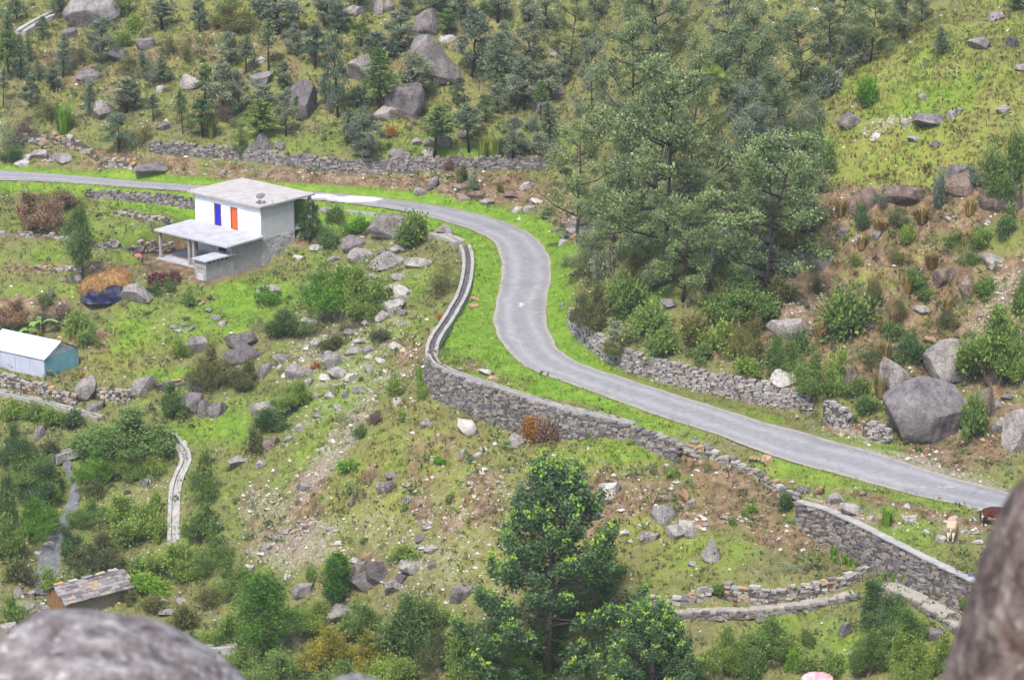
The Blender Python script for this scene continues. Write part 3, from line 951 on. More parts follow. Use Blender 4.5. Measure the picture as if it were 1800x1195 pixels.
T, B = face_of('outer')
stone_wall('retaining_wall', T, B, 'tall curved retaining wall of coursed grey stone holding up the road verge', 'stone_wall', .2, .42, .5, seed=1)
T, B = face_of('lower')
stone_wall('retaining_wall', T, B, 'straight stone retaining wall with pale coping below the grazing cow', 'stone_wall', .22, .45, .5, cap='concrete', seed=2)
T, B = face_of('inner')
T[:, 2] += .12
stone_wall('retaining_wall', T, B, 'pale curved stone wall holding the wooded bank on the uphill side of the road', 'stone_pale', .2, .40, .5, seed=3, ragged=.15)
T, B = face_of('far')
T[:, 2] += .25
stone_wall('field_wall', T, B, 'long low dry stone wall above the far stretch of road', 'stone_wall', .2, .42, .5, limit=0, seed=4, ragged=.35)
T, B = face_of('terrace')
T[:, 2] += .1
stone_wall('terrace_wall', T, B, 'short dry stone terrace wall running from the road towards the white house', 'stone_wall', .18, .36, .45, limit=0, seed=5, ragged=.3)
wall_on_ground('dry_wall', [(1108, 1052), (1150, 1062), (1200, 1058), (1245, 1050)], [.45, .6, .7, .8], 'low broken dry stone wall with orange stones behind the tall conical tree', core=False, seed=6, limit=120, course=.2, length=.5, ragged=.5)
wall_on_ground('dry_wall', [(1274, 1050), (1310, 1056), (1360, 1058), (1420, 1050), (1480, 1032), (1524, 1014)], [1.15, 1.1, 1.0, .95, .9, .8], 'knee high dry stone wall of grey and orange stones along the footpath', seed=7, limit=300, course=.19, length=.46, ragged=.35)
wall_on_ground('dry_wall', [(-30, 668), (0, 676), (50, 690), (100, 702), (135, 710)], [1.15, 1.15, 1.1, 1.0, .9], 'dry stone wall with tan top stones below the white tent', seed=8, limit=0, course=.2, length=.42, ragged=.3)
wall_on_ground('dry_wall', [(168, 700), (200, 704), (230, 703)], [.9, 1.1, .9], 'short stone wall between two standing boulders below the meadow', seed=9, limit=0, course=.22, length=.45, ragged=.4)
wall_on_ground('dry_wall', [(275, 690), (305, 680), (335, 672), (352, 665)], [.9, .9, .8, .6], 'stone wall remnant beside the olive bushes under the meadow', seed=10, limit=0, course=.24, length=.5, ragged=.6)
wall_on_ground('dry_wall', [(165, 437), (200, 437), (245, 440), (285, 440), (300, 438)], [.7, .8, .9, .9, .7], 'grey field wall behind the dark round tree on the terrace', seed=11, limit=0, course=.24, length=.5, ragged=.5)
wall_on_ground('dry_wall', [(200, 378), (235, 382), (270, 388), (300, 392)], [.5, .6, .7, .6], 'low tumbled terrace wall above the house canopy', seed=12, limit=0, course=.2, length=.4, ragged=.5)
wall_on_ground('dry_wall', [(20, 255), (50, 252), (90, 252), (120, 258), (150, 268), (172, 282)], [.8, 1.1, 1.1, 1.2, 1.0, .7], 'collapsed stone wall on the bank where the road leaves the picture', seed=13, limit=0, course=.26, length=.6, ragged=.7)
wall_on_ground('dry_wall', [(180, 290), (205, 293), (235, 295)], [.6, .9, .7], 'small ruined stone wall below the wall-top conifer', seed=14, limit=0, course=.22, length=.45, ragged=.6)
wall_on_ground('dry_wall', [(60, 470), (110, 474), (160, 476), (230, 480)], [.25, .35, .35, .25], 'stony lip of the terrace in front of the dark round tree', seed=15, limit=0, course=.2, length=.5, ragged=.6)
wall_on_ground('stub_wall', [(1450, 742), (1472, 750), (1492, 752)], [2.0, 1.7, 1.3], 'broken end of the roadside wall with a white stone on top', 'stone_pale', seed=16, limit=100, course=.2, length=.4, ragged=.2)
wall_on_ground('stub_wall', [(1518, 764), (1540, 772), (1560, 780)], [1.1, 1.3, 1.2], 'small piece of stone wall against the huge roadside boulder', 'stone_pale', seed=17, limit=60, course=.2, length=.4, ragged=.2)
wall_on_ground('dry_wall', [(1204, 792), (1240, 800), (1285, 818), (1320, 836), (1352, 852), (1380, 868), (1402, 884)], [1.0, .9, .8, .7, .7, .7, .9], 'crumbled stone edging where the retaining wall has fallen away', core=False, seed=18, limit=200, course=.22, length=.5, ragged=.55)
wall_on_ground('dry_wall', [(-20, 412), (40, 415), (100, 420), (160, 432)], [.3, .4, .4, .5], 'low rubble terrace edge beside the dry brown bush', core=False, seed=19, limit=0, course=.2, length=.45, ragged=.5)


# ------------------------------------------------------------------ water channels, stream, paths
def channel(name, P, label, w=0.62, side=0.2, h=0.28, bed='chan_bed', lift=0.0):
    P = resample(P, 0.5)
    o = outward(P)
    root = empty(name, tuple(P[0]))
    tag(root, label, 'channel')
    r = np.random.default_rng(len(P))

    def strip(nm, a, b, z0, z1, m):
        V, F = [], []
        for i in range(len(P)):
            for s, z in ((a, z0), (a, z1), (b, z1), (b, z0)):
                V.append((P[i, 0] + o[i, 0] * s - P[0, 0] + r.normal(0, .012), P[i, 1] + o[i, 1] * s - P[0, 1] + r.normal(0, .012), P[i, 2] + z + lift - P[0, 2] + r.normal(0, .008)))
        for i in range(len(P) - 1):
            for q in range(4):
                F.append((i * 4 + q, i * 4 + (q + 1) % 4, i * 4 + 4 + (q + 1) % 4, i * 4 + 4 + q))
        F.append((0, 1, 2, 3))
        F.append(tuple((len(P) - 1) * 4 + q for q in (3, 2, 1, 0)))
        MB().add(V, F).build(nm, m, root)

    strip('channel_side', -w / 2 - side, -w / 2, -.45, h - .1, M['concrete'])
    strip('channel_side', w / 2, w / 2 + side, -.45, h - .1, M['concrete'])
    strip('channel_bed', -w / 2, w / 2, -.45, .02, M[bed])
    return root


def on_ground(pts, dz=0.0):
    G = np.array([ground(u, v)[0] for u, v in pts])
    G[:, 2] += dz
    return G


channel('water_channel', np.array([at_z(u, v, z) for u, v, z in CHANNEL_A]), 'curved concrete water channel along the verge inside the road bend', .45, .28, .3, lift=.03)
T, B = face_of('outer')
T = T[:9].copy()
T[:, :2] -= outward(T) * .25
channel('water_channel', T, 'concrete water channel running along the top of the tall retaining wall', .26, .13, .26, lift=.0)
channel('water_channel', on_ground([(297, 768), (312, 782), (324, 800), (326, 818), (316, 838), (309, 860), (306, 890), (305, 920), (305, 955)], .1), 'white concrete channel dropping through the bushes in the lower valley', .34, .3, .32, 'concrete')
channel('water_channel', on_ground([(-40, 683), (0, 692), (60, 706), (120, 722), (176, 738)], .1), 'straight narrow concrete channel below the tent wall', .3, .2, .3)
channel('water_channel', on_ground([(96, 816), (115, 808), (140, 802)], .5), 'short concrete flume crossing above the little stream', .3, .2, .35)
channel('water_channel', on_ground([(560, 366), (590, 369), (625, 373), (660, 378)], .05), 'grey channel kerb beside the road behind the big bushy boulder', .2, .14, .16)
channel('water_channel', on_ground([(36, 62), (58, 48), (80, 36), (112, 24)], .15), 'pale channel climbing the distant slope at the upper corner', .4, .5, .4, 'concrete')
channel('water_channel', on_ground([(760, 412), (785, 417), (808, 428)], .05), 'broad pale concrete head of the curved water channel', .25, .5, .25, 'concrete')
channel('water_channel', on_ground([(352, 1148), (390, 1146), (420, 1143)], .3), 'stub of white concrete channel beside the feathery tree', .3, .3, .3, 'concrete')


def ribbon(name, P, w, mt, kind, dz=0.03, jit=.2, smooth=True, label=None):
    P = resample(P, .6)
    o = outward(P)
    r = np.random.default_rng(len(P) + 3)
    n = 6
    V = []
    ws = np.interp(np.linspace(0, 1, len(P)), np.linspace(0, 1, len(w)), w) if hasattr(w, '__len__') else np.full(len(P), w)
    for i in range(len(P)):
        a, b = -ws[i] / 2 + r.normal(0, jit * .4), ws[i] / 2 + r.normal(0, jit * .4)
        for q in range(n + 1):
            s = a + (b - a) * q / n
            V.append((P[i, 0] + o[i, 0] * s, P[i, 1] + o[i, 1] * s, P[i, 2] + dz))
    I = np.arange(len(V)).reshape(len(P), n + 1)
    F = np.stack([I[:-1, :-1], I[:-1, 1:], I[1:, 1:], I[1:, :-1]], axis=-1).reshape(-1, 4)[:, ::-1]
    V = np.array(V)
    v0, v1, v2 = V[F[0, 0]], V[F[0, 1]], V[F[0, 2]]
    if np.cross(v1 - v0, v2 - v1)[2] < 0:
        F = F[:, ::-1]
    return tag(link(name, arr_mesh(name, V, F, mt, smooth)), label, kind=kind)


def water_mat():
    t = NT('stream_water', 0.25, 0.5)
    p = t.pos()
    c = t.ramp(t.noise(1.8, 6, .7, p), [(0.35, (0.10, 0.105, 0.12)), (0.6, (0.20, 0.205, 0.225)), (0.78, (0.45, 0.45, 0.47))])
    t.bump(t.noise(4.0, 4, .6, p), .5, .06)
    return t.color(c)


M['water'] = water_mat()
SP_ = np.array(STREAM)
SP_[:, 2] = hgt(SP_[:, 0], SP_[:, 1]) + .16
ribbon('stream_water', SP_, [.4, .5, .8, 1.2, 1.6, 1.8, 1.8, 1.5], M['water'], 'structure', .0, .3)

M['path'] = simple('footpath_earth', (0.26, 0.235, 0.20), (0.40, 0.37, 0.33), 1.5, .95, .4)


def footpath(name, px, w, drop):
    """raised paved path with a stone-faced outer side"""
    P = resample(on_ground(px), .6)
    Q = P.copy()
    for _ in range(6):
        Q[1:-1] = (Q[:-2] + Q[2:]) / 2 * .5 + Q[1:-1] * .5
    Q[:, 2] += .12
    o = outward(Q)
    r = np.random.default_rng(9)
    V = []
    prof = [(-w / 2, -.4), (-w / 2, .02), (-w * .2, .04), (w * .2, .04), (w / 2, 0), (w / 2 + .06, -drop)]
    for i in range(len(Q)):
        for s, z in prof:
            V.append((Q[i, 0] + o[i, 0] * (s + r.normal(0, .03)), Q[i, 1] + o[i, 1] * (s + r.normal(0, .03)), Q[i, 2] + z + r.normal(0, .015)))
    n = len(prof)
    F = [(i * n + q, i * n + q + 1, i * n + n + q + 1, i * n + n + q) for i in range(len(Q) - 1) for q in range(n - 1)]
    tag(MB().add(V, F).build(name, M['path']), kind='structure')
    # edging stones along the outer side
    T = Q.copy()
    T[:, :2] += o * (w / 2 + .05)
    T[:, 2] += .02
    B = T.copy()
    B[:, 2] -= drop
    return T, B


T, B = footpath('footpath', [(1090, 1082), (1150, 1078), (1220, 1074), (1300, 1072), (1380, 1066), (1440, 1056), (1500, 1043)], .95, .55)
stone_wall('path_edging', T, B, 'flat grey stones edging the footpath below the dry stone wall', 'stone_wall', .2, .5, .3, limit=150, seed=31, core=False)
T, B = footpath('footpath', [(1556, 1030), (1590, 1040), (1630, 1060), (1665, 1082), (1700, 1105)], 1.3, .7)
stone_wall('path_edging', T, B, 'stone edging of the footpath under the straight retaining wall', 'stone_wall', .2, .5, .3, limit=120, seed=32, core=False)

# ------------------------------------------------------------------ boulders
def ico(sub):
    bm = bmesh.new()
    bmesh.ops.create_icosphere(bm, subdivisions=sub, radius=1)
    V = np.array([v.co[:] for v in bm.verts])
    F = np.array([[v.index for v in f.verts] for f in bm.faces])
    bm.free()
    return V, F


ICO = {s: ico(s) for s in (2, 3, 4, 5, 6)}


def n3d(V, scale, seed):
    r = np.random.default_rng(seed)
    out = np.zeros(len(V))
    for _ in range(7):
        k = r.normal(0, 1, 3)
        k /= np.linalg.norm(k)
        out += np.sin(V @ k * scale * r.uniform(.7, 1.6) + r.uniform(0, 6.28))
    return out / 7


def rock_mesh(seed, mk, sub=3, planes=15, tight=(.36, .82), rough=.02):
    r = np.random.default_rng(seed)
    V, F = ICO[sub]
    V = V.copy()
    for _ in range(planes):
        n = r.normal(0, 1, 3)
        n /= np.linalg.norm(n)
        d = r.uniform(*tight)
        e = V @ n - d
        V -= np.outer(np.maximum(e, 0) * .96, n)
    rad = V / (np.linalg.norm(V, axis=1)[:, None] + 1e-6)
    V += rad * (rough * 1.6 * n3d(V, 4, seed) + rough * n3d(V, 9, seed + 1) + rough * .6 * n3d(V, 21, seed + 2))[:, None]
    lo, hi = V.min(0), V.max(0)
    V = (V - (lo + hi) / 2) / ((hi - lo) / 2)          # unit box -1..1
    me = arr_mesh('boulder', V, F, M[mk], True)
    try:
        me.set_sharp_from_angle(angle=math.radians(28))
    except Exception:
        pass
    return me


ROCKS = {}


def rock_proto(k, mk):
    if (k, mk) not in ROCKS:
        ROCKS[(k, mk)] = rock_mesh(100 + k, mk, 4, rough=.03)
    return ROCKS[(k, mk)]


# ------------------------------------------------------------------ labels that single out
LANDMARKS = [(400, 400, 'the white house'), (190, 495, 'the straw covered haystack'), (287, 487, 'the woodpile'), (70, 620, 'the white tent'), (147, 400, 'the dark round tree'), (155, 1045, 'the slate roofed hut'),
             (760, 100, 'the great pointed boulder'), (535, 180, 'the dark leaning boulder'), (310, 850, 'the white lower channel'), (105, 920, 'the little stream'), (825, 500, 'the curved concrete channel'),
             (930, 480, 'the road bend'), (620, 345, 'the pale road patch'), (100, 310, 'the far road end'), (1010, 900, 'the tall conical tree'), (460, 1070, 'the feathery bright tree'), (620, 1140, 'the yellow shrub'),
             (850, 720, 'the tall retaining wall'), (1560, 980, 'the straight retaining wall'), (1390, 1035, 'the knee high dry wall'), (1670, 935, 'the grazing cow'), (1200, 650, 'the pale bank wall'), (1620, 730, 'the huge roadside boulder'),
             (1590, 345, 'the overhanging ledge rock'), (1640, 180, 'the grassy hilltop slope'), (1180, 400, 'the big wooded clump'), (1420, 120, 'the hilltop trees'), (1490, 550, 'the dark bank bush'), (1300, 820, 'the crumbled wall edge'),
             (650, 1005, 'the dark boulder pile'), (600, 520, 'the big meadow thicket'), (470, 510, 'the lone meadow rock'), (340, 650, 'the olive bushes'), (540, 660, 'the orange tuft rocks'), (580, 780, 'the stony gully'), (700, 400, 'the bushy boulder'),
             (600, 292, 'the long far wall'), (300, 130, 'the far slope scrub'), (90, 110, 'the distant conifers'), (900, 100, 'the grey hill trees'), (880, 860, 'the bare slope'), (1740, 560, 'the tan scree'), (150, 740, 'the straight narrow channel'), (230, 760, 'the broad valley thicket'), (1180, 910, 'the tan rubble'), (60, 800, 'the valley jungle')]
PENDING = []


def where(u, v, skip=None):
    best = min((math.hypot(u - a, (v - b) * 1.25), a, b, t) for a, b, t in LANDMARKS if t != skip)
    d, a, b, t = best
    dx, dy = u - a, v - b
    if d < 24:
        return 'at ' + t
    if abs(dx) > abs(dy) * 1.4:
        return ('left of ' if dx < 0 else 'right of ') + t
    return ('above ' if dy < 0 else 'below ') + t


def later(o, what, u, v, cat, group=None, skip=None):
    tag(o, what, cat, group)
    PENDING.append((o, what, u, v, skip))


NTH = ['', 'second', 'third', 'fourth', 'fifth', 'sixth', 'seventh', 'eighth', 'ninth', 'tenth', 'eleventh', 'twelfth']


def settle_labels():
    by = {}
    for o, what, u, v, skip in PENDING:
        by.setdefault(what + ' ' + where(u, v, skip), []).append((u, v, o))
    for lab, rows in by.items():
        rows.sort(key=lambda q: q[0])
        n = len(rows)
        for i, (u, v, o) in enumerate(rows):
            if n == 1:
                o['label'] = lab
            elif i == 0:
                o['label'] = lab + ', leftmost'
            elif i == n - 1:
                o['label'] = lab + ', rightmost'
            else:
                o['label'] = lab + ', ' + NTH[i] + ' from left'


# u0 v0 u1 v1 tint : every loose rock that can be told apart
ROCK_ROWS = """
137 130 178 144 d,191 87 224 114 d,238 63 274 91 d,311 127 355 160 g,273 150 291 164 w,439 127 479 154 g,569 170 592 197 d,107 50 134 70 d,450 100 465 112 w,274 214 298 231 d,160 175 195 217 g,442 235 478 277 d
53 262 87 281 g,37 270 57 285 w,100 268 127 290 g,87 268 107 285 g,27 284 50 293 w,238 285 288 314 d,386 298 398 308 w,480 248 502 264 g,602 7 643 30 g,770 64 800 77 w,613 94 655 154 g,653 184 700 217 g,717 184 744 214 d
687 258 722 278 g,724 241 744 258 g,744 244 764 261 g,767 231 791 261 g,804 228 824 248 g,744 261 767 278 g,672 274 689 301 g,938 174 972 198 g,965 154 995 174 d,965 84 992 97 g,858 0 888 13 g,752 308 774 335 g,729 328 751 345 g
797 321 821 335 b,801 340 826 355 b,822 335 848 352 b,843 348 868 362 g,900 364 921 374 g,920 360 941 375 g,934 350 955 360 w,951 375 968 388 g,911 321 938 335 w,888 335 911 351 b,972 400 985 409 g,995 398 1016 410 w,982 420 996 434 w
990 408 1002 422 w,1012 389 1027 400 w,1003 413 1015 422 o,1000 476 1019 487 b,984 531 994 539 g,602 414 639 447 d,614 437 654 464 g,713 454 756 474 w,654 444 714 477 g,677 501 721 528 w,672 526 711 553 w,661 546 684 568 g,582 544 617 568 b
703 543 716 558 g,684 603 711 616 w,607 608 634 626 g,564 616 610 648 g,503 638 533 672 g,532 645 554 663 g,577 648 610 665 g,602 655 626 673 w,515 449 533 459 w,545 430 569 442 w,704 563 721 573 g,637 559 657 573 g,604 580 629 591 g
687 430 711 450 g,768 400 798 412 g,754 574 773 585 o,826 521 843 531 o,826 532 843 543 o,841 646 867 662 w,858 660 882 673 o,567 362 587 374 g,662 436 680 449 g,214 497 263 538 g,326 591 365 625 d,398 615 462 641 d
452 638 482 662 g,482 621 509 638 g,229 661 275 698 g,326 663 360 688 g,131 482 144 500 g,107 487 118 498 g,60 464 74 477 g,321 690 359 733 d,349 700 376 735 d,368 704 402 733 g,151 708 184 723 g,247 842 262 858 g,318 773 330 786 w
60 748 78 775 g,402 800 437 823 g,807 733 838 768 w,828 715 852 740 g,739 735 761 753 g,463 765 495 790 b,450 808 465 825 w,661 846 678 873 g,675 846 691 870 g,679 828 701 843 g,708 871 729 886 g,804 790 820 803 g,834 793 850 806 w
611 873 623 893 b,525 848 548 861 g,709 846 726 858 g,691 698 706 715 w,573 924 587 933 w,443 703 483 735 g,620 984 652 1010 d,646 986 680 1032 d,617 1010 660 1040 d,704 986 750 1005 g,677 1017 706 1047 g,730 937 750 954 d,727 956 745 971 g
745 956 770 975 g,695 1007 720 1025 d,752 985 770 1000 g,575 1062 625 1090 g,517 1022 550 1050 g,587 949 601 959 w,792 1027 828 1062 g,615 981 635 990 w,887 762 928 789 g,1007 830 1026 851 w,1049 845 1090 878 w,1150 886 1185 926 w,1125 932 1158 953 g
1173 920 1202 953 w,1196 911 1225 947 w,1194 857 1212 889 o,1221 828 1237 860 o,1206 878 1223 893 g,1235 947 1263 992 g,1477 884 1511 910 w,1457 865 1483 890 g,1431 850 1450 873 o,1401 852 1423 871 g,1585 903 1613 923 w,1645 940 1662 955 w
1710 947 1727 958 w,1252 1072 1280 1092 g,1330 1078 1353 1096 d,1472 1089 1494 1122 g,1624 1102 1658 1126 d,1767 707 1830 795 g,1353 647 1402 682 w,1680 569 1702 598 o,1624 591 1644 609 o,1604 535 1635 555 g,1729 449 1769 469 g
1389 435 1420 458 g,1302 449 1338 480 g,1160 524 1187 547 g,1551 604 1578 618 g,1689 489 1720 520 b,1747 733 1782 765 w,1702 64 1739 94 g,1769 67 1789 87 d,1739 20 1766 38 g,1605 204 1659 228 g,1530 233 1551 248 w,1585 208 1602 223 w
1595 238 1618 251 g,1664 191 1695 208 g,1662 295 1712 315 d,1752 184 1776 204 g,1615 164 1632 177 g,1784 112 1810 127 g,1638 246 1655 261 g,1450 684 1472 694 w,1470 398 1492 418 g,1503 413 1516 427 w,1528 408 1552 419 g,1700 745 1722 770 g
1660 380 1672 392 w,1745 700 1762 722 g,1760 690 1780 706 g,640 1130 640 1130 x,100 1010 118 1022 w,78 950 96 965 w,60 968 72 978 w,22 1030 42 1050 g,48 1038 62 1050 g,70 1062 92 1076 w,40 1060 62 1074 g,50 1072 70 1092 g,0 1095 28 1120 g
168 983 186 996 w,142 982 156 995 g,280 1070 305 1084 g,310 1050 328 1064 w,272 1048 292 1060 w,430 960 447 974 g,425 990 446 1012 w,452 968 468 980 w,458 958 474 970 g,470 952 486 964 g,480 938 500 952 g,497 928 512 940 w,512 930 524 938 o,500 1008 512 1022 w
1010 600 1010 600 x,742 920 758 932 g,846 820 858 830 w,1040 900 1060 914 g,1090 930 1108 944 w,1210 985 1224 996 w,1265 905 1280 916 w,1340 800 1360 816 o,1318 800 1340 813 o,1120 752 1138 764 o,1150 760 1172 770 w,1176 768 1196 780 g,1290 806 1308 816 o,1525 905 1540 915 w,1620 930 1634 940 w,1690 930 1700 937 w
640 480 664 494 g,646 496 670 510 w,690 480 714 494 g,700 518 718 532 g,655 575 678 590 g,620 594 642 607 w,640 608 660 620 g,543 598 564 613 g,588 625 608 638 g,558 655 582 670 w,534 664 554 678 g,518 672 542 686 g,640 640 662 654 g,660 628 678 641 w,545 690 564 703 g,570 688 592 702 w,600 688 616 700 g,620 678 642 691 g,585 710 602 722 w,550 724 568 736 g,520 744 538 758 g,500 764 518 777 g,620 520 640 534 g,632 500 648 512 g,590 470 610 484 g,575 448 598 462 g,640 622 655 634 w,520 560 535 572 w,300 570 312 580 g,318 566 330 576 g,330 572 344 582 g,306 578 322 586 g,360 540 372 552 g,372 552 388 566 g,384 562 402 574 g,350 528 362 538 o,530 565 560 575 w,495 655 507 665 w,486 640 498 652 w
"""
_k = 0
RR_ = np.random.default_rng(77)
SIZES = {'g': 'grey', 'd': 'dark', 'w': 'pale', 'o': 'orange tan', 'b': 'brown'}
for row in ROCK_ROWS.replace('\n', ',').split(','):
    q = row.split()
    if len(q) != 5 or q[4] == 'x':
        continue
    u0, v0, u1, v1 = map(float, q[:4])
    tn = q[4]
    w, hpx = u1 - u0, v1 - v0
    P, t = ground((u0 + u1) / 2, v1 - .18 * min(w, hpx))
    s = FPX / t
    wm = w / s * 1.12
    hpx *= 1.08
    dm = wm * RR_.uniform(.6, .85)
    hm = max(.42 * wm, (hpx / s - .24 * dm) / .96)
    _k += 1
    me = rock_proto(int(RR_.integers(14)), 'rock_' + tn)
    o = link('boulder', me)
    o.location = (P[0], P[1] + dm * .2, P[2] + hm * .24)
    o.rotation_euler = (RR_.uniform(-.12, .12), RR_.uniform(-.22, .22), RR_.choice([0, math.pi]) + RR_.uniform(-.35, .35))
    o.scale = (wm / 2 * 1.06, dm / 2, hm / 2 * 1.3)
    sz = 'small' if w < 22 else ('medium' if w < 40 else 'large')
    shp = 'flat ' if hpx < .55 * w else ('upright ' if hpx > 1.1 * w else '')
    later(o, f'{sz} {SIZES[tn]} {shp}rock', (u0 + u1) / 2, (v0 + v1) / 2, 'rock', 'loose rocks on the hillside')

# the boulders that stand out
def big_rock(u0, v0, u1, v1, mk, label, seed, sub=5, tilt=(0, 0, 0), depth=.8, sink=.2, planes=14, tight=(.5, .9), name='boulder', hk=1.0):
    w, hpx = u1 - u0, v1 - v0
    P, t = ground((u0 + u1) / 2, v1 - .12 * min(w, hpx))
    s = FPX / t
    wm = w / s
    dm = wm * depth
    hm = max(.4 * wm, (hpx / s - .22 * dm) / .96) * hk
    o = link(name, rock_mesh(seed, mk, sub, planes, tight, .03))
    o.location = (P[0], P[1] + dm * .25, P[2] + hm * (.5 - sink / 2))
    o.rotation_euler = tilt
    o.scale = (wm / 2 * 1.05, dm / 2, hm / 2 * (1 + sink))
    return tag(o, label, 'rock')


big_rock(705, 60, 808, 160, 'rock_d', 'great pointed dark boulder high on the far slope', 301, tilt=(0, .15, .2), planes=9, tight=(.35, .75))
big_rock(674, 140, 746, 214, 'rock_d', 'dark lower boulder leaning under the great pointed boulder', 302, tilt=(0, .3, 0))
big_rock(727, 18, 775, 68, 'rock_d', 'grey wedge boulder directly above the great pointed boulder', 303, tilt=(0, -.35, 0))
big_rock(652, 0, 673, 27, 'rock_g', 'upright pale grey slab, left one of the pair at the top edge', 304)
big_rock(672, 0, 692, 25, 'rock_g', 'upright pale grey slab, right one of the pair at the top edge', 305)
big_rock(502, 144, 566, 217, 'rock_d', 'dark leaning boulder with a long sloping edge on the far slope', 306, tilt=(0, .5, .2), planes=9, tight=(.4, .8))
big_rock(112, -12, 212, 55, 'rock_g', 'broad grey rock face at the top of the far slope', 307, depth=.6)
big_rock(647, 374, 722, 424, 'rock_d', 'big dark boulder half covered by a bush near the road', 308)
big_rock(452, 497, 494, 526, 'rock_g', 'lone angular grey rock in the bright meadow beside the house', 309)
big_rock(395, 581, 452, 620, 'rock_d', 'dark flat topped boulder at the lower edge of the meadow', 310, tilt=(0, -.15, 0))
big_rock(132, 660, 168, 708, 'rock_g', 'tall tilted standing boulder beside the tent wall', 311, tilt=(0, .25, 0))
big_rock(1555, 664, 1695, 790, 'rock_g', 'huge rounded purple grey boulder at the roadside', 312, depth=.75, planes=8, tight=(.6, .9), sub=6)
big_rock(1622, 598, 1712, 690, 'rock_g', 'slanted grey slab leaning above the huge roadside boulder', 313, tilt=(0, .5, 0), depth=.5)
big_rock(1351, 556, 1413, 602, 'rock_g', 'flat sloping slab on the bare earth bank', 314, tilt=(0, -.35, 0), depth=.4)
big_rock(1548, 326, 1634, 368, 'rock_b', 'layered brown ledge rock overhanging the eroded bank', 315, tilt=(0, .15, 0), depth=.6, planes=10, tight=(.4, .8))
big_rock(1473, 201, 1512, 232, 'rock_d', 'dark tilted slab at the edge of the grassy hilltop slope', 316, tilt=(0, -.45, 0), depth=.4)

big_rock(1492, 330, 1552, 378, 'rock_b', 'brown outcrop in the eroded bank beside the ledge rock', 321, depth=.5, sink=.4)
big_rock(1650, 300, 1722, 352, 'rock_b', 'brown outcrop under the dark bush on the eroded bank', 322, depth=.5, sink=.4)
big_rock(1722, 318, 1800, 380, 'rock_b', 'rough brown outcrop at the edge of the eroded bank', 323, depth=.5, sink=.4)
big_rock(1470, 640, 1512, 686, 'rock_b', 'brown earth stained outcrop above the broken wall end', 324, depth=.5, sink=.4)
big_rock(1545, 630, 1600, 690, 'rock_g', 'grey outcrop in the bank beside the huge roadside boulder', 325, depth=.5, sink=.4)
big_rock(1700, 680, 1752, 740, 'rock_b', 'cracked brown outcrop behind the huge roadside boulder', 326, depth=.5, sink=.4)
big_rock(1640, 470, 1690, 505, 'rock_b', 'weathered brown outcrop on the upper bank', 327, depth=.5, sink=.4)
big_rock(1420, 445, 1465, 480, 'rock_g', 'grey outcrop in the bank behind the pale tree', 328, depth=.5, sink=.4)

# ------------------------------------------------------------------ plants
def leaf_mat(name, dark, mid, light, tip=None, trans=0.25, vary=0.35):
    t = NT(name, 0.6, 0.2)
    tint = t.attr('tint')
    rnd = t.n('ObjectInfo').outputs['Random']
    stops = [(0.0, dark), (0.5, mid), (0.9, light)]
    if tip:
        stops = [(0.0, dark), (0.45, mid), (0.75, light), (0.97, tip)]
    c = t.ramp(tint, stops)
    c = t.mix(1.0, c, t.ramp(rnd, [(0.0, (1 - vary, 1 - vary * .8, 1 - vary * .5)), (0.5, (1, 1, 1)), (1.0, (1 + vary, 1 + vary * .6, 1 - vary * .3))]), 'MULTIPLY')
    t.color(c)
    tr = t.n('BsdfTranslucent')
    t.set(tr.inputs[0], t.mix(0.5, c, t.mix(1.0, c, (1.2, 1.5, 0.5), 'MULTIPLY')))
    ms = t.n('MixShader')
    ms.inputs[0].default_value = trans
    t.t.links.new(t.b.outputs[0], ms.inputs[1])
    t.t.links.new(tr.outputs[0], ms.inputs[2])
    t.t.links.new(ms.outputs[0], t.t.nodes['Material Output'].inputs[0])
    return t.m


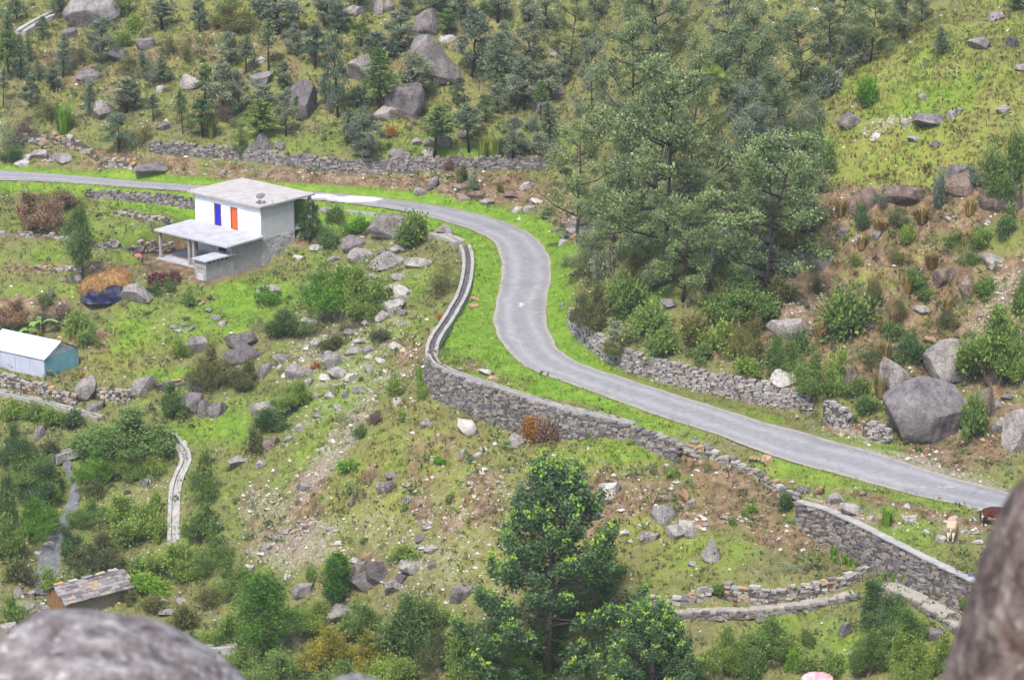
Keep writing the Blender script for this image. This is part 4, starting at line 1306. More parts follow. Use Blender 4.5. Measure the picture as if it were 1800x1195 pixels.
L = {
    'alder': leaf_mat('alder_leaves', (0.08, 0.11, 0.052), (0.205, 0.27, 0.12), (0.40, 0.46, 0.245), vary=.16),
    'alder_lt': leaf_mat('pale_alder_leaves', (0.10, 0.14, 0.055), (0.25, 0.33, 0.12), (0.45, 0.52, 0.24), vary=.16),
    'conifer': leaf_mat('conifer_needles', (0.075, 0.11, 0.068), (0.16, 0.215, 0.13), (0.27, 0.34, 0.21), vary=.26),  # needle colours paled to imitate haze over the far slope
    'conifer_lt': leaf_mat('light_conifer_needles', (0.07, 0.12, 0.04), (0.15, 0.23, 0.07), (0.25, 0.34, 0.11), vary=.25),
    'grey': leaf_mat('grey_green_leaves', (0.095, 0.12, 0.08), (0.21, 0.25, 0.17), (0.37, 0.42, 0.30), vary=.2),
    'dark': leaf_mat('dark_bush_leaves', (0.04, 0.078, 0.03), (0.095, 0.165, 0.055), (0.21, 0.31, 0.10), vary=.3),
    'green': leaf_mat('green_bush_leaves', (0.07, 0.12, 0.03), (0.165, 0.26, 0.06), (0.31, 0.42, 0.115), vary=.28),
    'bright': leaf_mat('bright_bush_leaves', (0.06, 0.15, 0.02), (0.14, 0.30, 0.03), (0.28, 0.46, 0.06), vary=.2),
    'olive': leaf_mat('olive_bush_leaves', (0.06, 0.075, 0.03), (0.14, 0.155, 0.06), (0.24, 0.25, 0.10), vary=.3),
    'brown': leaf_mat('dry_bush_leaves', (0.09, 0.055, 0.04), (0.20, 0.13, 0.095), (0.33, 0.25, 0.18), trans=.1, vary=.25),
    'orange': leaf_mat('rusty_leaves', (0.18, 0.07, 0.015), (0.40, 0.17, 0.03), (0.55, 0.30, 0.08), trans=.15, vary=.2),
    'yellow': leaf_mat('yellowing_leaves', (0.12, 0.15, 0.03), (0.26, 0.27, 0.045), (0.50, 0.36, 0.06), vary=.2),
    'feather': leaf_mat('feathery_leaves', (0.035, 0.09, 0.015), (0.10, 0.23, 0.035), (0.24, 0.42, 0.06), vary=.15),
    'cone': leaf_mat('conical_tree_leaves', (0.03, 0.065, 0.032), (0.08, 0.155, 0.062), (0.18, 0.29, 0.11), tip=(0.36, 0.55, 0.07), vary=.1),
    'reed': leaf_mat('tall_grass_blades', (0.12, 0.15, 0.03), (0.22, 0.27, 0.05), (0.36, 0.38, 0.10), vary=.25),
    'lime': leaf_mat('lime_grass_blades', (0.10, 0.22, 0.02), (0.18, 0.38, 0.03), (0.32, 0.52, 0.06), vary=.2),
    'ochre': leaf_mat('dry_ochre_grass', (0.16, 0.11, 0.04), (0.29, 0.21, 0.07), (0.42, 0.33, 0.13), trans=.15, vary=.2),
    'grass': leaf_mat('hill_grass_blades', (0.13, 0.14, 0.045), (0.21, 0.235, 0.05), (0.33, 0.33, 0.09), vary=0),
}
M['bark'] = simple('grey_brown_bark', (0.06, 0.05, 0.045), (0.16, 0.14, 0.125), 5, .9, .5)
M['bark_d'] = simple('dark_bark', (0.035, 0.03, 0.028), (0.09, 0.075, 0.065), 5, .9, .5)


def rot_to(d, r):
    """random frame about direction d, arrays"""
    d = d / (np.linalg.norm(d, axis=1)[:, None] + 1e-9)
    h = r.normal(0, 1, d.shape)
    a = np.cross(d, h)
    a /= np.linalg.norm(a, axis=1)[:, None] + 1e-9
    return d, a, np.cross(d, a)


def leaves(C, D, size, aspect, r, tint, cup=.12):
    """a pointed quad leaf at every centre C, along direction D"""
    n = len(C)
    d, a, b = rot_to(D, r)
    ln = (np.asarray(size) * r.uniform(.7, 1.3, n))[:, None]
    wd = ln * aspect
    p0 = C - d * ln * .5
    p1 = C + a * wd * .5 + b * ln * cup
    p2 = C + d * ln * .5
    p3 = C - a * wd * .5 + b * ln * cup
    V = np.stack([p0, p1, p2, p3], 1).reshape(-1, 3)
    return V, np.arange(4 * n).reshape(-1, 4), np.repeat(np.clip(tint, 0, 1), 4)


def clump(centres, radii, per, size, aspect, r, flat=.75, up=.5, shell=.65, tipbias=0.0):
    """leaves through a cloud of clumps, thicker towards each clump's skin"""
    Cs, Ds, Ts = [], [], []
    zlo, zhi = centres[:, 2].min(), centres[:, 2].max() + 1e-6
    for c, rad in zip(centres, radii):
        n = max(6, int(per * r.uniform(.7, 1.3)))
        d = r.normal(0, 1, (n, 3))
        d /= np.linalg.norm(d, axis=1)[:, None]
        rr = rad * (shell + (1 - shell) * r.random(n)) * (r.random(n) ** .25)
        p = c + d * rr[:, None] * np.array((1, 1, flat))
        Cs.append(p)
        Ds.append(d * .7 + r.normal(0, .6, (n, 3)) + np.array((0, 0, up)))
        base = r.uniform(.22, .58)
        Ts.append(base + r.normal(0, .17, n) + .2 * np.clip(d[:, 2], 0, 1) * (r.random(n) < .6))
    return leaves(np.concatenate(Cs), np.concatenate(Ds), size, aspect, r, np.concatenate(Ts))


def leaf_mesh(name, parts):
    V = np.concatenate([p[0] for p in parts])
    off, F = 0, []
    for p in parts:
        F.append(p[1] + off)
        off += len(p[0])
    return arr_mesh(name, V, np.concatenate(F), None, False, {'tint': np.concatenate([p[2] for p in parts])})


PROTO = {}        # kind -> list of (trunk mesh or None, crown mesh, width, height)


def fit(V):
    return max(np.ptp(V[:, 0]), np.ptp(V[:, 1]))


def proto_alder(seed, H=10.0, W=7.0):
    r = np.random.default_rng(seed)
    mb = MB()
    n = 7
    lean = r.normal(0, .05, 2)
    trunk = [np.array((lean[0] * z * z * .1 + r.normal(0, .06), lean[1] * z * z * .1 + r.normal(0, .06), z)) for z in np.linspace(0, H * .9, n)]
    trunk[0][:2] = 0
    mb.tube(trunk, np.linspace(.15, .03, n), 7)
    cs, rs = [], []
    for k in range(15):
        f = .11 + .83 * k / 15 + r.uniform(-.02, .02)
        z = f * H
        i = min(int(f / .9 * (n - 1)), n - 2)
        base = trunk[i] + (trunk[i + 1] - trunk[i]) * ((z - trunk[i][2]) / (trunk[i + 1][2] - trunk[i][2]))
        a = k * 2.4 + r.uniform(-.4, .4)
        ln = W * .52 * (1 - .62 * max(0, (f - .42)) / .58) * r.uniform(.65, 1.05)
        tip = base + np.array((math.cos(a) * ln, math.sin(a) * ln, ln * r.uniform(.25, .7)))
        mid = (base + tip) / 2 + np.array((0, 0, -.1 * ln))
        mb.tube([base, mid, tip], [.08, .05, .02], 5)
        for q in range(4):
            s = r.uniform(.4, 1.0)
            c = base + (tip - base) * s + r.normal(0, .35, 3) * (.5 + ln * .25)
            cs.append(c)
            rs.append(r.uniform(.5, 1.0))
            mb.tube([base + (tip - base) * s * .8, c], [.03, .012], 4)
    cs.append(trunk[-1] + np.array((0, 0, .2)))
    rs.append(.8)
    cs, rs = np.array(cs), np.array(rs)
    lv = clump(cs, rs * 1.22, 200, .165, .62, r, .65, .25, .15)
    me = leaf_mesh('crown', [lv])
    return mb.mesh('trunk', M['bark_d'], True), me, fit(lv[0]), lv[0][:, 2].max()


def proto_conifer(seed, H=4.0, W=2.2, bare=.2, droop=0.0):
    r = np.random.default_rng(seed)
    mb = MB()
    mb.tube([(0, 0, 0), (r.normal(0, .03), r.normal(0, .03), H * .5), (0, 0, H * .96)], [.07, .05, .012], 6)
    C, D, T = [], [], []
    z = bare * H
    while z < H * .97:
        f = (z - bare * H) / (H * (1 - bare))
        ln0 = W * .5 * (1 - f) ** .58 * min(1, .55 + f * 3)
        nb = 7 if f < .7 else 5
        for k in range(nb):
            a = k * 6.283 / nb + r.uniform(-.5, .5)
            ln = ln0 * r.uniform(.6, 1.12) + .06
            rise = r.uniform(.05, .35) - droop
            m = max(5, int(ln * 26))
            s = r.uniform(.12, 1, m)
            p = np.stack([np.cos(a) * ln * s, np.sin(a) * ln * s, z + ln * s * rise - .16 * ln * s * s], 1) + r.normal(0, .045, (m, 3))
            C.append(p)
            d = np.tile((math.cos(a), math.sin(a), .25), (m, 1)) + r.normal(0, .55, (m, 3))
            D.append(d)
            T.append(.2 + .5 * s + r.normal(0, .15, m))
        z += H * .052 * r.uniform(.7, 1.3)
    lv = leaves(np.concatenate(C), np.concatenate(D), .21, .42, r, np.concatenate(T))
    return mb.mesh('trunk', M['bark_d'], True), leaf_mesh('crown', [lv]), fit(lv[0]), lv[0][:, 2].max()


def proto_bush(seed, n=16, per=150, size=.12, flat=.8, stems=True, rad=(.28, .5), aspect=.55, z0=.1, up=.5):
    """about 2 m wide and 1.3 m high"""
    r = np.random.default_rng(seed)
    cs, rs = [], []
    lp = r.uniform(0, 6.28, 3)
    for k in range(n):
        a = r.uniform(0, 6.283)
        lop = .72 + .34 * math.sin(a + lp[0]) + .2 * math.sin(2 * a + lp[1])
        q = r.random() ** .5 * .8 * lop
        z = z0 + max(.1, 1 - q * q) * r.uniform(.2, 1.0) * (.8 + .3 * math.sin(a * 2 + lp[2]))
        cs.append((math.cos(a) * q, math.sin(a) * q, z))
        rs.append(r.uniform(*rad))
    cs, rs = np.array(cs), np.array(rs)
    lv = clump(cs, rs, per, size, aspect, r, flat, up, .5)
    # a few sprays that break the outline
    m = n * 20
    i = r.integers(0, n, m)
    d = r.normal(0, 1, (m, 3)) + np.array((0, 0, .8))
    d /= np.linalg.norm(d, axis=1)[:, None]
    lv2 = leaves(cs[i] + d * rs[i][:, None] * r.uniform(.9, 1.75, m)[:, None] * np.array((1, 1, flat)), d + r.normal(0, .3, (m, 3)), size * 1.1, aspect, r, r.uniform(.4, 1, m))
    tr = None
    if stems:
        mb = MB()
        for k in range(min(n, 8)):
            mb.tube([(r.normal(0, .06), r.normal(0, .06), -.15), tuple(cs[k] * .55 + np.array((0, 0, -.02))), tuple(cs[k])], [.03, .02, .008], 4)
        tr = mb.mesh('stems', M['bark'])
    V = np.concatenate([lv[0], lv2[0]])
    V[:, 2] = np.maximum(V[:, 2], -.1)
    me = leaf_mesh('crown', [lv, lv2])
    return tr, me, fit(V), V[:, 2].max()


def proto_round(seed, H=4.0, W=2.4, lo=.3, per=120, size=.2, fat=(.15, .26)):
    r = np.random.default_rng(seed)
    mb = MB()
    mb.tube([(0, 0, 0), (r.normal(0, .05), r.normal(0, .05), H * .4), (0, 0, H * .85)], [.1, .07, .02], 6)
    cs, rs = [], []
    for k in range(18):
        f = lo + (1 - lo) * (k + .5) / 18
        q = W * .5 * math.sin(math.pi * min(.97, .16 + .84 * (f - lo) / (1 - lo))) ** .8 * r.uniform(.3, .85)
        a = k * 2.4
        c = (math.cos(a) * q, math.sin(a) * q, f * H * .93)
        cs.append(c)
        rs.append(W * r.uniform(*fat))
        mb.tube([(0, 0, max(lo * H * .8, c[2] - q)), c], [.03, .01], 4)
    cs, rs = np.array(cs), np.array(rs)
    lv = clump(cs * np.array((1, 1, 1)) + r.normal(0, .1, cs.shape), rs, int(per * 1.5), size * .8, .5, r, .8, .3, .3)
    return mb.mesh('trunk', M['bark_d'], True), leaf_mesh('crown', [lv]), fit(lv[0]), lv[0][:, 2].max()


def proto_feather(seed, H=6.5, W=5.0):
    r = np.random.default_rng(seed)
    mb = MB()
    mb.tube([(0, 0, -.3), (.1, 0, H * .4), (-.1, .05, H * .7), (0, 0, H * .93)], [.16, .12, .07, .02], 7)
    C, D, T = [], [], []
    for k in range(46):
        f = .2 + .78 * k / 46
        q = W * .5 * math.sin(math.pi * min(.95, .2 + .78 * (f - .2) / .8)) ** .7 * r.uniform(.35, 1.0)
        a = k * 2.4 + r.uniform(-.3, .3)
        tip = np.array((math.cos(a) * q, math.sin(a) * q, f * H + q * .25))
        base = np.array((0, 0, f * H - .1 * q))
        mb.tube([base, tip], [.03, .01], 4)
        m = 120
        s = r.uniform(.35, 1.12, m)
        p = base + (tip - base) * s[:, None] + r.normal(0, .28, (m, 3))
        C.append(p)
        d = (tip - base) / np.linalg.norm(tip - base) * .8 + r.normal(0, .55, (m, 3)) + np.array((0, 0, -.1))
        D.append(d)
        T.append(r.uniform(.15, .5) + .35 * (p[:, 2] - base[2]) / 1.0 * .5 + r.normal(0, .15, m))
    lv = leaves(np.concatenate(C), np.concatenate(D), .34, .26, r, np.concatenate(T))
    return mb.mesh('trunk', M['bark'], True), leaf_mesh('crown', [lv]), fit(lv[0]), lv[0][:, 2].max()


def proto_cone(seed, H=15.0, W=12.0):
    """tall conical tree, limbs sweeping up to leafy spikes with fresh lime tips"""
    r = np.random.default_rng(seed)
    mb = MB()
    mb.tube([(0, 0, -.6), (.15, 0, H * .3), (-.1, .1, H * .6), (0, 0, H * .95)], [.3, .22, .12, .03], 8)
    C, D, T, S = [], [], [], []
    z = .06 * H
    k = 0
    while z < H * .97:
        f = z / H
        ln = W * .5 * (1 - f) ** .85 * (.75 + .35 * r.random()) * (min(1, .72 + f * 1.5)) + .35
        a = k * 2.4 + r.uniform(-.35, .35)
        base = np.array((0, 0, z))
        hd = np.array((math.cos(a), math.sin(a), 0))
        rise = .15 + .55 * f
        P = [base, base + hd * ln * .5 + np.array((0, 0, ln * rise * .35)), base + hd * ln * .92 + np.array((0, 0, ln * rise * .95)), base + hd * ln + np.array((0, 0, ln * rise * 1.1 + .95))]
        mb.tube(P, [.07, .045, .02, .008], 5)
        P = np.array(P)
        subs = [(P, 1.0)]
        for q in range(2 + int(ln * .9)):
            s = r.uniform(.35, .9)
            b0 = P[0] + (P[2] - P[0]) * s
            side = np.array((-hd[1], hd[0], 0)) * (1 if q % 2 else -1)
            l2 = ln * (1.05 - s) * .6 + .5
            b1 = b0 + (hd * .6 + side * .8) * l2 * .7
            subs.append((np.array([b0, b0 * .5 + b1 * .5, b1, b1 + np.array((0, 0, .75)) + hd * .15]), .8))
            mb.tube([b0, b1], [.03, .01], 4)
        for Q, wgt in subs:
            Ls = np.linalg.norm(np.diff(Q, axis=0), axis=1).sum()
            m = int((30 + 54 * Ls) * wgt)
            s = r.random(m) ** .7 * 3
            s = np.clip(s * .8 + .62, .5, 2.999)
            i = s.astype(int)
            p = Q[i] + (Q[i + 1] - Q[i]) * (s - i)[:, None]
            spread = .17 + .07 * (s < 2)
            p = p + r.normal(0, 1, (m, 3)) * spread[:, None] * np.array((1, 1, .8))
            C.append(p)
            D.append(hd * .5 + r.normal(0, .65, (m, 3)) + np.array((0, 0, -.15)))
            T.append(.22 + .10 * s + r.normal(0, .12, m))
            S.append(np.full(m, .22))
            # fresh tip
            if r.random() < .5:
                m2 = 16
                C.append(Q[3] + r.normal(0, .14, (m2, 3)) + np.array((0, 0, .15)))
                D.append(r.normal(0, .6, (m2, 3)) + np.array((0, 0, .9)))
                T.append(r.uniform(.84, 1, m2))
                S.append(np.full(m2, .26))
        z += H * .0195 * (1.15 - f * .45)
        k += 1
    lv = leaves(np.concatenate(C), np.concatenate(D), np.concatenate(S), .5, r, np.concatenate(T))
    return mb.mesh('trunk', M['bark'], True), leaf_mesh('crown', [lv]), fit(lv[0]), lv[0][:, 2].max()


def proto_reed(seed, n=150, spread=.55, H=1.5):
    r = np.random.default_rng(seed)
    V, F, T = [], [], []
    for k in range(n):
        a, q = r.uniform(0, 6.283), r.random() ** .6 * spread * .5
        p = np.array((math.cos(a) * q, math.sin(a) * q, -.05))
        h = H * r.uniform(.5, 1.05)
        out = np.array((math.cos(a), math.sin(a), 0)) * r.uniform(.1, .55) * h * .6 + r.normal(0, .08, 3)
        w = np.array((-math.sin(a), math.cos(a), 0)) * .035
        m = p + out * .35 + np.array((0, 0, h * .6))
        e = p + out + np.array((0, 0, h))
        i = len(V)
        V += [p - w, p + w, m + w * .9, m - w * .9, e + w * .2, e - w * .2]
        F += [(i, i + 1, i + 2, i + 3), (i + 3, i + 2, i + 4, i + 5)]
        t = r.uniform(0, 1)
        T += [t * .5, t * .5, t * .8, t * .8, t, t]
    V = np.array(V)
    return None, arr_mesh('blades', V, np.array(F), None, False, {'tint': T}), fit(V), V[:, 2].max()


PROTO['alder'] = [proto_alder(s) for s in (1, 2, 3, 4)]
PROTO['conifer'] = [proto_conifer(11), proto_conifer(12, 4, 1.8, .28), proto_conifer(13, 4, 2.6, .14), proto_conifer(14, 4, 2.4, .3, .1)]
PROTO['pole'] = [proto_conifer(15, 4, 1.5, .42), proto_conifer(16, 4, 1.9, .5, .05)]
PROTO['bush'] = [proto_bush(21), proto_bush(22, 20, 130), proto_bush(23, 13, 170), proto_bush(24, 18, 140, .13, 1.0)]
PROTO['thicket'] = [proto_bush(31, 46, 120, .075, .8, True, (.16, .34)), proto_bush(32, 52, 110, .075, .75, True, (.15, .3)), proto_bush(33, 40, 130, .08, .9, True, (.17, .36))]
PROTO['grove'] = [proto_bush(36, 95, 110, .048, .8, True, (.11, .25)), proto_bush(37, 105, 105, .048, .85, True, (.1, .24)), proto_bush(38, 90, 115, .05, .95, True, (.11, .26))]
PROTO['twig'] = [proto_bush(41, 20, 70, .10, .8, True, (.2, .42), .3), proto_bush(42, 24, 60, .10, .9, True, (.2, .4), .3)]
PROTO['round'] = [proto_round(51), proto_round(52, 4, 2.8, .22), proto_round(53, 4, 2.0, .35), proto_round(54, 4, 3.0, .15, 110), proto_round(55, 4, 2.6, .28, 90), proto_round(56, 4, 2.2, .18, 110)]
PROTO['oval'] = [proto_round(57, 5, 2.6, .33, 300, .16, (.24, .34))]
PROTO['feather'] = [proto_feather(61), proto_feather(62, 4.0, 2.9)]
PROTO['cone'] = [proto_cone(71), proto_cone(72, 9, 10)]
PROTO['reed'] = [proto_reed(81), proto_reed(82, 110, .7, 1.3)]
PROTO['tuft'] = [proto_bush(91, 8, 110, .2, .8, False, (.35, .6)), proto_bush(92, 10, 90, .2, .7, False, (.35, .6))]

CROWN_ME = {}


def crown_of(kind, i, leaf):
    k = (kind, i, leaf)
    if k not in CROWN_ME:
        src = PROTO[kind][i][1]
        me = src.copy()
        me.materials.clear()
        me.materials.append(L[leaf])
        CROWN_ME[k] = me
    return CROWN_ME[k]


TREES = {'oval', 'alder', 'conifer', 'pole', 'round', 'feather', 'cone'}
NAMES = {'alder': ('broadleaf_tree', 'tree'), 'conifer': ('young_conifer', 'tree'), 'pole': ('young_conifer', 'tree'), 'round': ('small_tree', 'tree'), 'oval': ('small_tree', 'tree'), 'feather': ('feathery_tree', 'tree'), 'cone': ('conical_tree', 'tree'),
         'bush': ('bush', 'bush'), 'thicket': ('bush', 'bush'), 'grove': ('bush', 'bush'), 'twig': ('bush', 'bush'), 'tuft': ('leafy_tuft', 'plant'), 'reed': ('grass_clump', 'grass clump')}
WORDS = {'alder': 'open crowned broadleaf tree', 'conifer': 'young conifer', 'pole': 'young conifer on a bare stem', 'round': 'small round crowned tree', 'oval': 'dense oval crowned tree', 'feather': 'feathery leaved tree', 'cone': 'conical tree',
         'bush': 'bush', 'thicket': 'dense bush', 'grove': 'dense bush', 'twig': 'loose twiggy bush', 'tuft': 'leafy tuft', 'reed': 'clump of tall grass'}
LWORD = {'alder': 'grey green', 'alder_lt': 'pale green', 'conifer': 'dark', 'conifer_lt': 'light green', 'grey': 'grey green', 'dark': 'dark green', 'green': 'green', 'bright': 'bright green', 'olive': 'olive', 'brown': 'dry brown',
         'orange': 'rusty orange', 'yellow': 'yellowing', 'feather': 'bright green', 'cone': 'dark green', 'reed': 'yellowish', 'ochre': 'dry ochre', 'lime': 'lime green'}
GROUPS = {'tree': 'trees on the hillside', 'bush': 'bushes on the hillside', 'plant': 'small leafy plants', 'grass clump': 'clumps of tall grass'}
PR = np.random.default_rng(123)


def plant(kind, leaf, u0, v0, u1, v1, label=None, base=None, idx=None, skip=None):
    if kind == 'thicket' and u1 - u0 > 54:
        kind = 'grove'
    i = int(PR.integers(len(PROTO[kind]))) if idx is None else idx
    tr, cr, pw, ph = PROTO[kind][i]
    w, hpx = u1 - u0, v1 - v0
    uc = (u0 + u1) / 2
    if kind in TREES:
        bu, bv = base or (uc, v1)
        P, t = ground(bu, bv)
        s = FPX / t
        hm = (bv - v0) / s / .96
        wm = w / s
        sx = wm / pw * 1.12
    else:
        bu, bv = base or (uc, v1 - .12 * min(w, hpx))
        P, t = ground(bu, bv)
        s = FPX / t
        wm = w / s
        hm = max(.45 * wm, (hpx / s - .16 * wm) / .96)
        g = {'bush': 1.5, 'thicket': 1.6, 'grove': 1.55, 'twig': 1.5}.get(kind, 1.05)
        sx = wm / pw * g
        hm *= .5 + .5 * g
    nm, cat = NAMES[kind]
    root = empty(nm, (P[0], P[1], P[2] - .03), PR.uniform(0, 6.28))
    root.scale = (sx, sx, hm / ph)
    root.rotation_euler = (PR.normal(0, .045), PR.normal(0, .045), root.rotation_euler.z)
    if tr is not None:
        link('trunk' if kind in TREES else 'stems', tr, root)
    link('crown' if kind != 'reed' else 'blades', crown_of(kind, i, leaf), root)
    if label:
        tag(root, label, cat)
    else:
        big = hm
        lim = {'tree': (2.6, 4.5), 'bush': (1.0, 2.0)}.get(cat, (.6, 1.2))
        sz = 'small' if big < lim[0] else ('medium' if big < lim[1] else 'tall')
        wd = WORDS[kind]
        later(root, f'{sz} {LWORD[leaf]} {wd}', uc, (v0 + v1) / 2, cat, GROUPS[cat], skip)
    return root


# --- the wooded spur
for row in """alder alder 955 110 1235 490 1168 485|alder alder_lt 1170 225 1420 540 1345 528|alder alder 1010 15 1190 270 1110 300|alder alder 1185 35 1345 240 1292 190|alder alder 1270 0 1400 210 1330 220|alder alder 1350 20 1480 190 1412 185|alder grey 1395 -20 1510 140 1460 150|alder alder 1470 -40 1580 110 1530 110
alder grey 1225 140 1365 320 1300 330|alder alder 1320 110 1430 270 1375 280|alder alder 1090 -60 1230 120 1160 135|alder grey 1200 -60 1340 110 1275 125|alder alder 925 190 1080 420 1015 425|alder alder 950 -30 1050 110 1000 130|alder alder 1060 150 1230 400 1150 420|alder grey 1545 -60 1640 60 1590 70
alder alder_lt 1240 290 1380 450 1310 460|alder alder 1000 280 1130 460 1075 470|alder alder_lt 1120 330 1260 520 1200 530|alder grey 980 60 1090 240 1040 260|alder alder 1420 -60 1530 90 1480 95|alder alder 1150 60 1280 290 1210 310|alder grey 1270 180 1380 360 1330 365""".replace('\n', '|').split('|'):
    k, lf, *q = row.split()
    q = [float(x) for x in q]
    plant(k, lf, *q[:4], base=(q[4], q[5]))

# --- trees of the far slope and the valley: kind leaf u0 v0 u1 v1
for row in """conifer conifer 94 65 126 137|conifer conifer 40 139 70 188|conifer conifer 79 125 112 162|conifer conifer 141 8 166 40|pole conifer -4 122 16 186|conifer conifer -6 62 36 140|conifer conifer 20 70 52 140|conifer conifer 42 66 64 112|conifer conifer 55 105 80 142|conifer conifer 0 30 30 80|conifer conifer 60 30 90 70|round grey 157 43 200 117|conifer conifer 144 157 181 205
conifer conifer 186 198 231 268|round grey 197 144 248 198|pole conifer 258 174 281 214|pole conifer_lt 308 167 335 235|conifer conifer_lt 338 180 375 241|conifer conifer 341 115 380 175|round grey 362 115 420 205|round grey 400 130 446 200|conifer conifer_lt 428 177 489 245|conifer conifer 408 230 435 275|conifer conifer_lt 485 167 520 240|conifer conifer_lt 510 172 536 212|round grey 445 147 482 182|round conifer 482 110 516 162
pole conifer 455 47 489 124|round grey 502 45 535 97|round conifer 536 43 572 121|conifer conifer 576 57 612 207|round conifer 335 0 368 57|pole conifer 261 0 308 52|round conifer_lt 615 40 654 82|round grey 679 23 729 92|conifer conifer 767 17 804 66|conifer conifer_lt 834 3 868 28|conifer conifer 672 67 704 102|conifer conifer_lt 638 94 697 200|conifer conifer 603 150 650 190|round grey 690 94 767 180
round grey 801 30 861 136|conifer conifer 841 57 901 168|round grey 860 40 915 130|round grey 901 50 958 116|round grey 895 104 948 197|conifer conifer 888 130 921 190|pole conifer_lt 938 147 963 214|round conifer 792 140 814 186|round dark 831 164 876 215|pole conifer 801 184 848 268|pole conifer_lt 737 194 791 278|conifer conifer 610 197 674 284|conifer conifer 596 197 627 256|round grey 884 204 918 280
round grey 975 94 1005 150|conifer conifer 911 -4 948 42|oval dark 116 358 177 502|round dark 525 352 566 425|conifer conifer 1600 -30 1640 40|conifer conifer 1635 45 1675 98|conifer conifer 1560 -20 1600 60|conifer conifer 1760 -40 1815 20|round grey 1020 -40 1070 40|conifer conifer 700 -30 725 20|round grey 540 -30 600 45|conifer conifer 440 -20 470 30|conifer conifer 200 -20 235 30|conifer conifer 15 -10 45 40|conifer conifer 85 -20 120 30|round conifer 575 10 610 60|round grey 740 -30 790 30|conifer conifer 790 -20 830 35|round grey 850 -30 900 40
round grey 455 -20 520 60|conifer conifer 390 60 420 120|conifer conifer 245 95 270 140|conifer conifer 270 100 300 150|pole conifer 420 70 445 130|round grey 610 -30 650 20|round grey 935 -30 990 60|conifer conifer 560 130 585 185|conifer conifer 225 150 250 195|round grey 640 60 680 110|conifer conifer 860 150 890 200|conifer conifer 950 190 985 250|round grey 945 110 990 180""".replace('\n', '|').split('|'):
    k, lf, *q = row.split()
    q = [float(x) for x in q]
    if q[3] < 300 and q[0] < 1000:
        if k == 'conifer' and PR.random() < .5:
            k = 'round'
            lf = ['conifer', 'grey', 'conifer_lt'][int(PR.integers(3))]
        gw = (q[2] - q[0]) * PR.uniform(.0, .22)
        q = [q[0] - gw, q[1] - (q[3] - q[1]) * PR.uniform(0, .2), q[2] + gw, q[3]]
    plant(k, lf, *q)
plant('feather', 'feather', 398, 988, 518, 1165, 'feathery bright green tree standing in the valley bushes', (462, 1165), 0)
plant('feather', 'feather', 548, 965, 612, 1064, 'small feathery tree with a dark stem in front of the boulder pile', (590, 1064), 1)
plant('cone', 'cone', 803, 780, 1128, 1200, 'tall dark conical tree with lime green branch tips', (962, 1200), 0)
plant('cone', 'cone', 1055, 1045, 1250, 1240, 'low spreading dark tree beside the foot of the tall conical tree', (1148, 1240), 1)

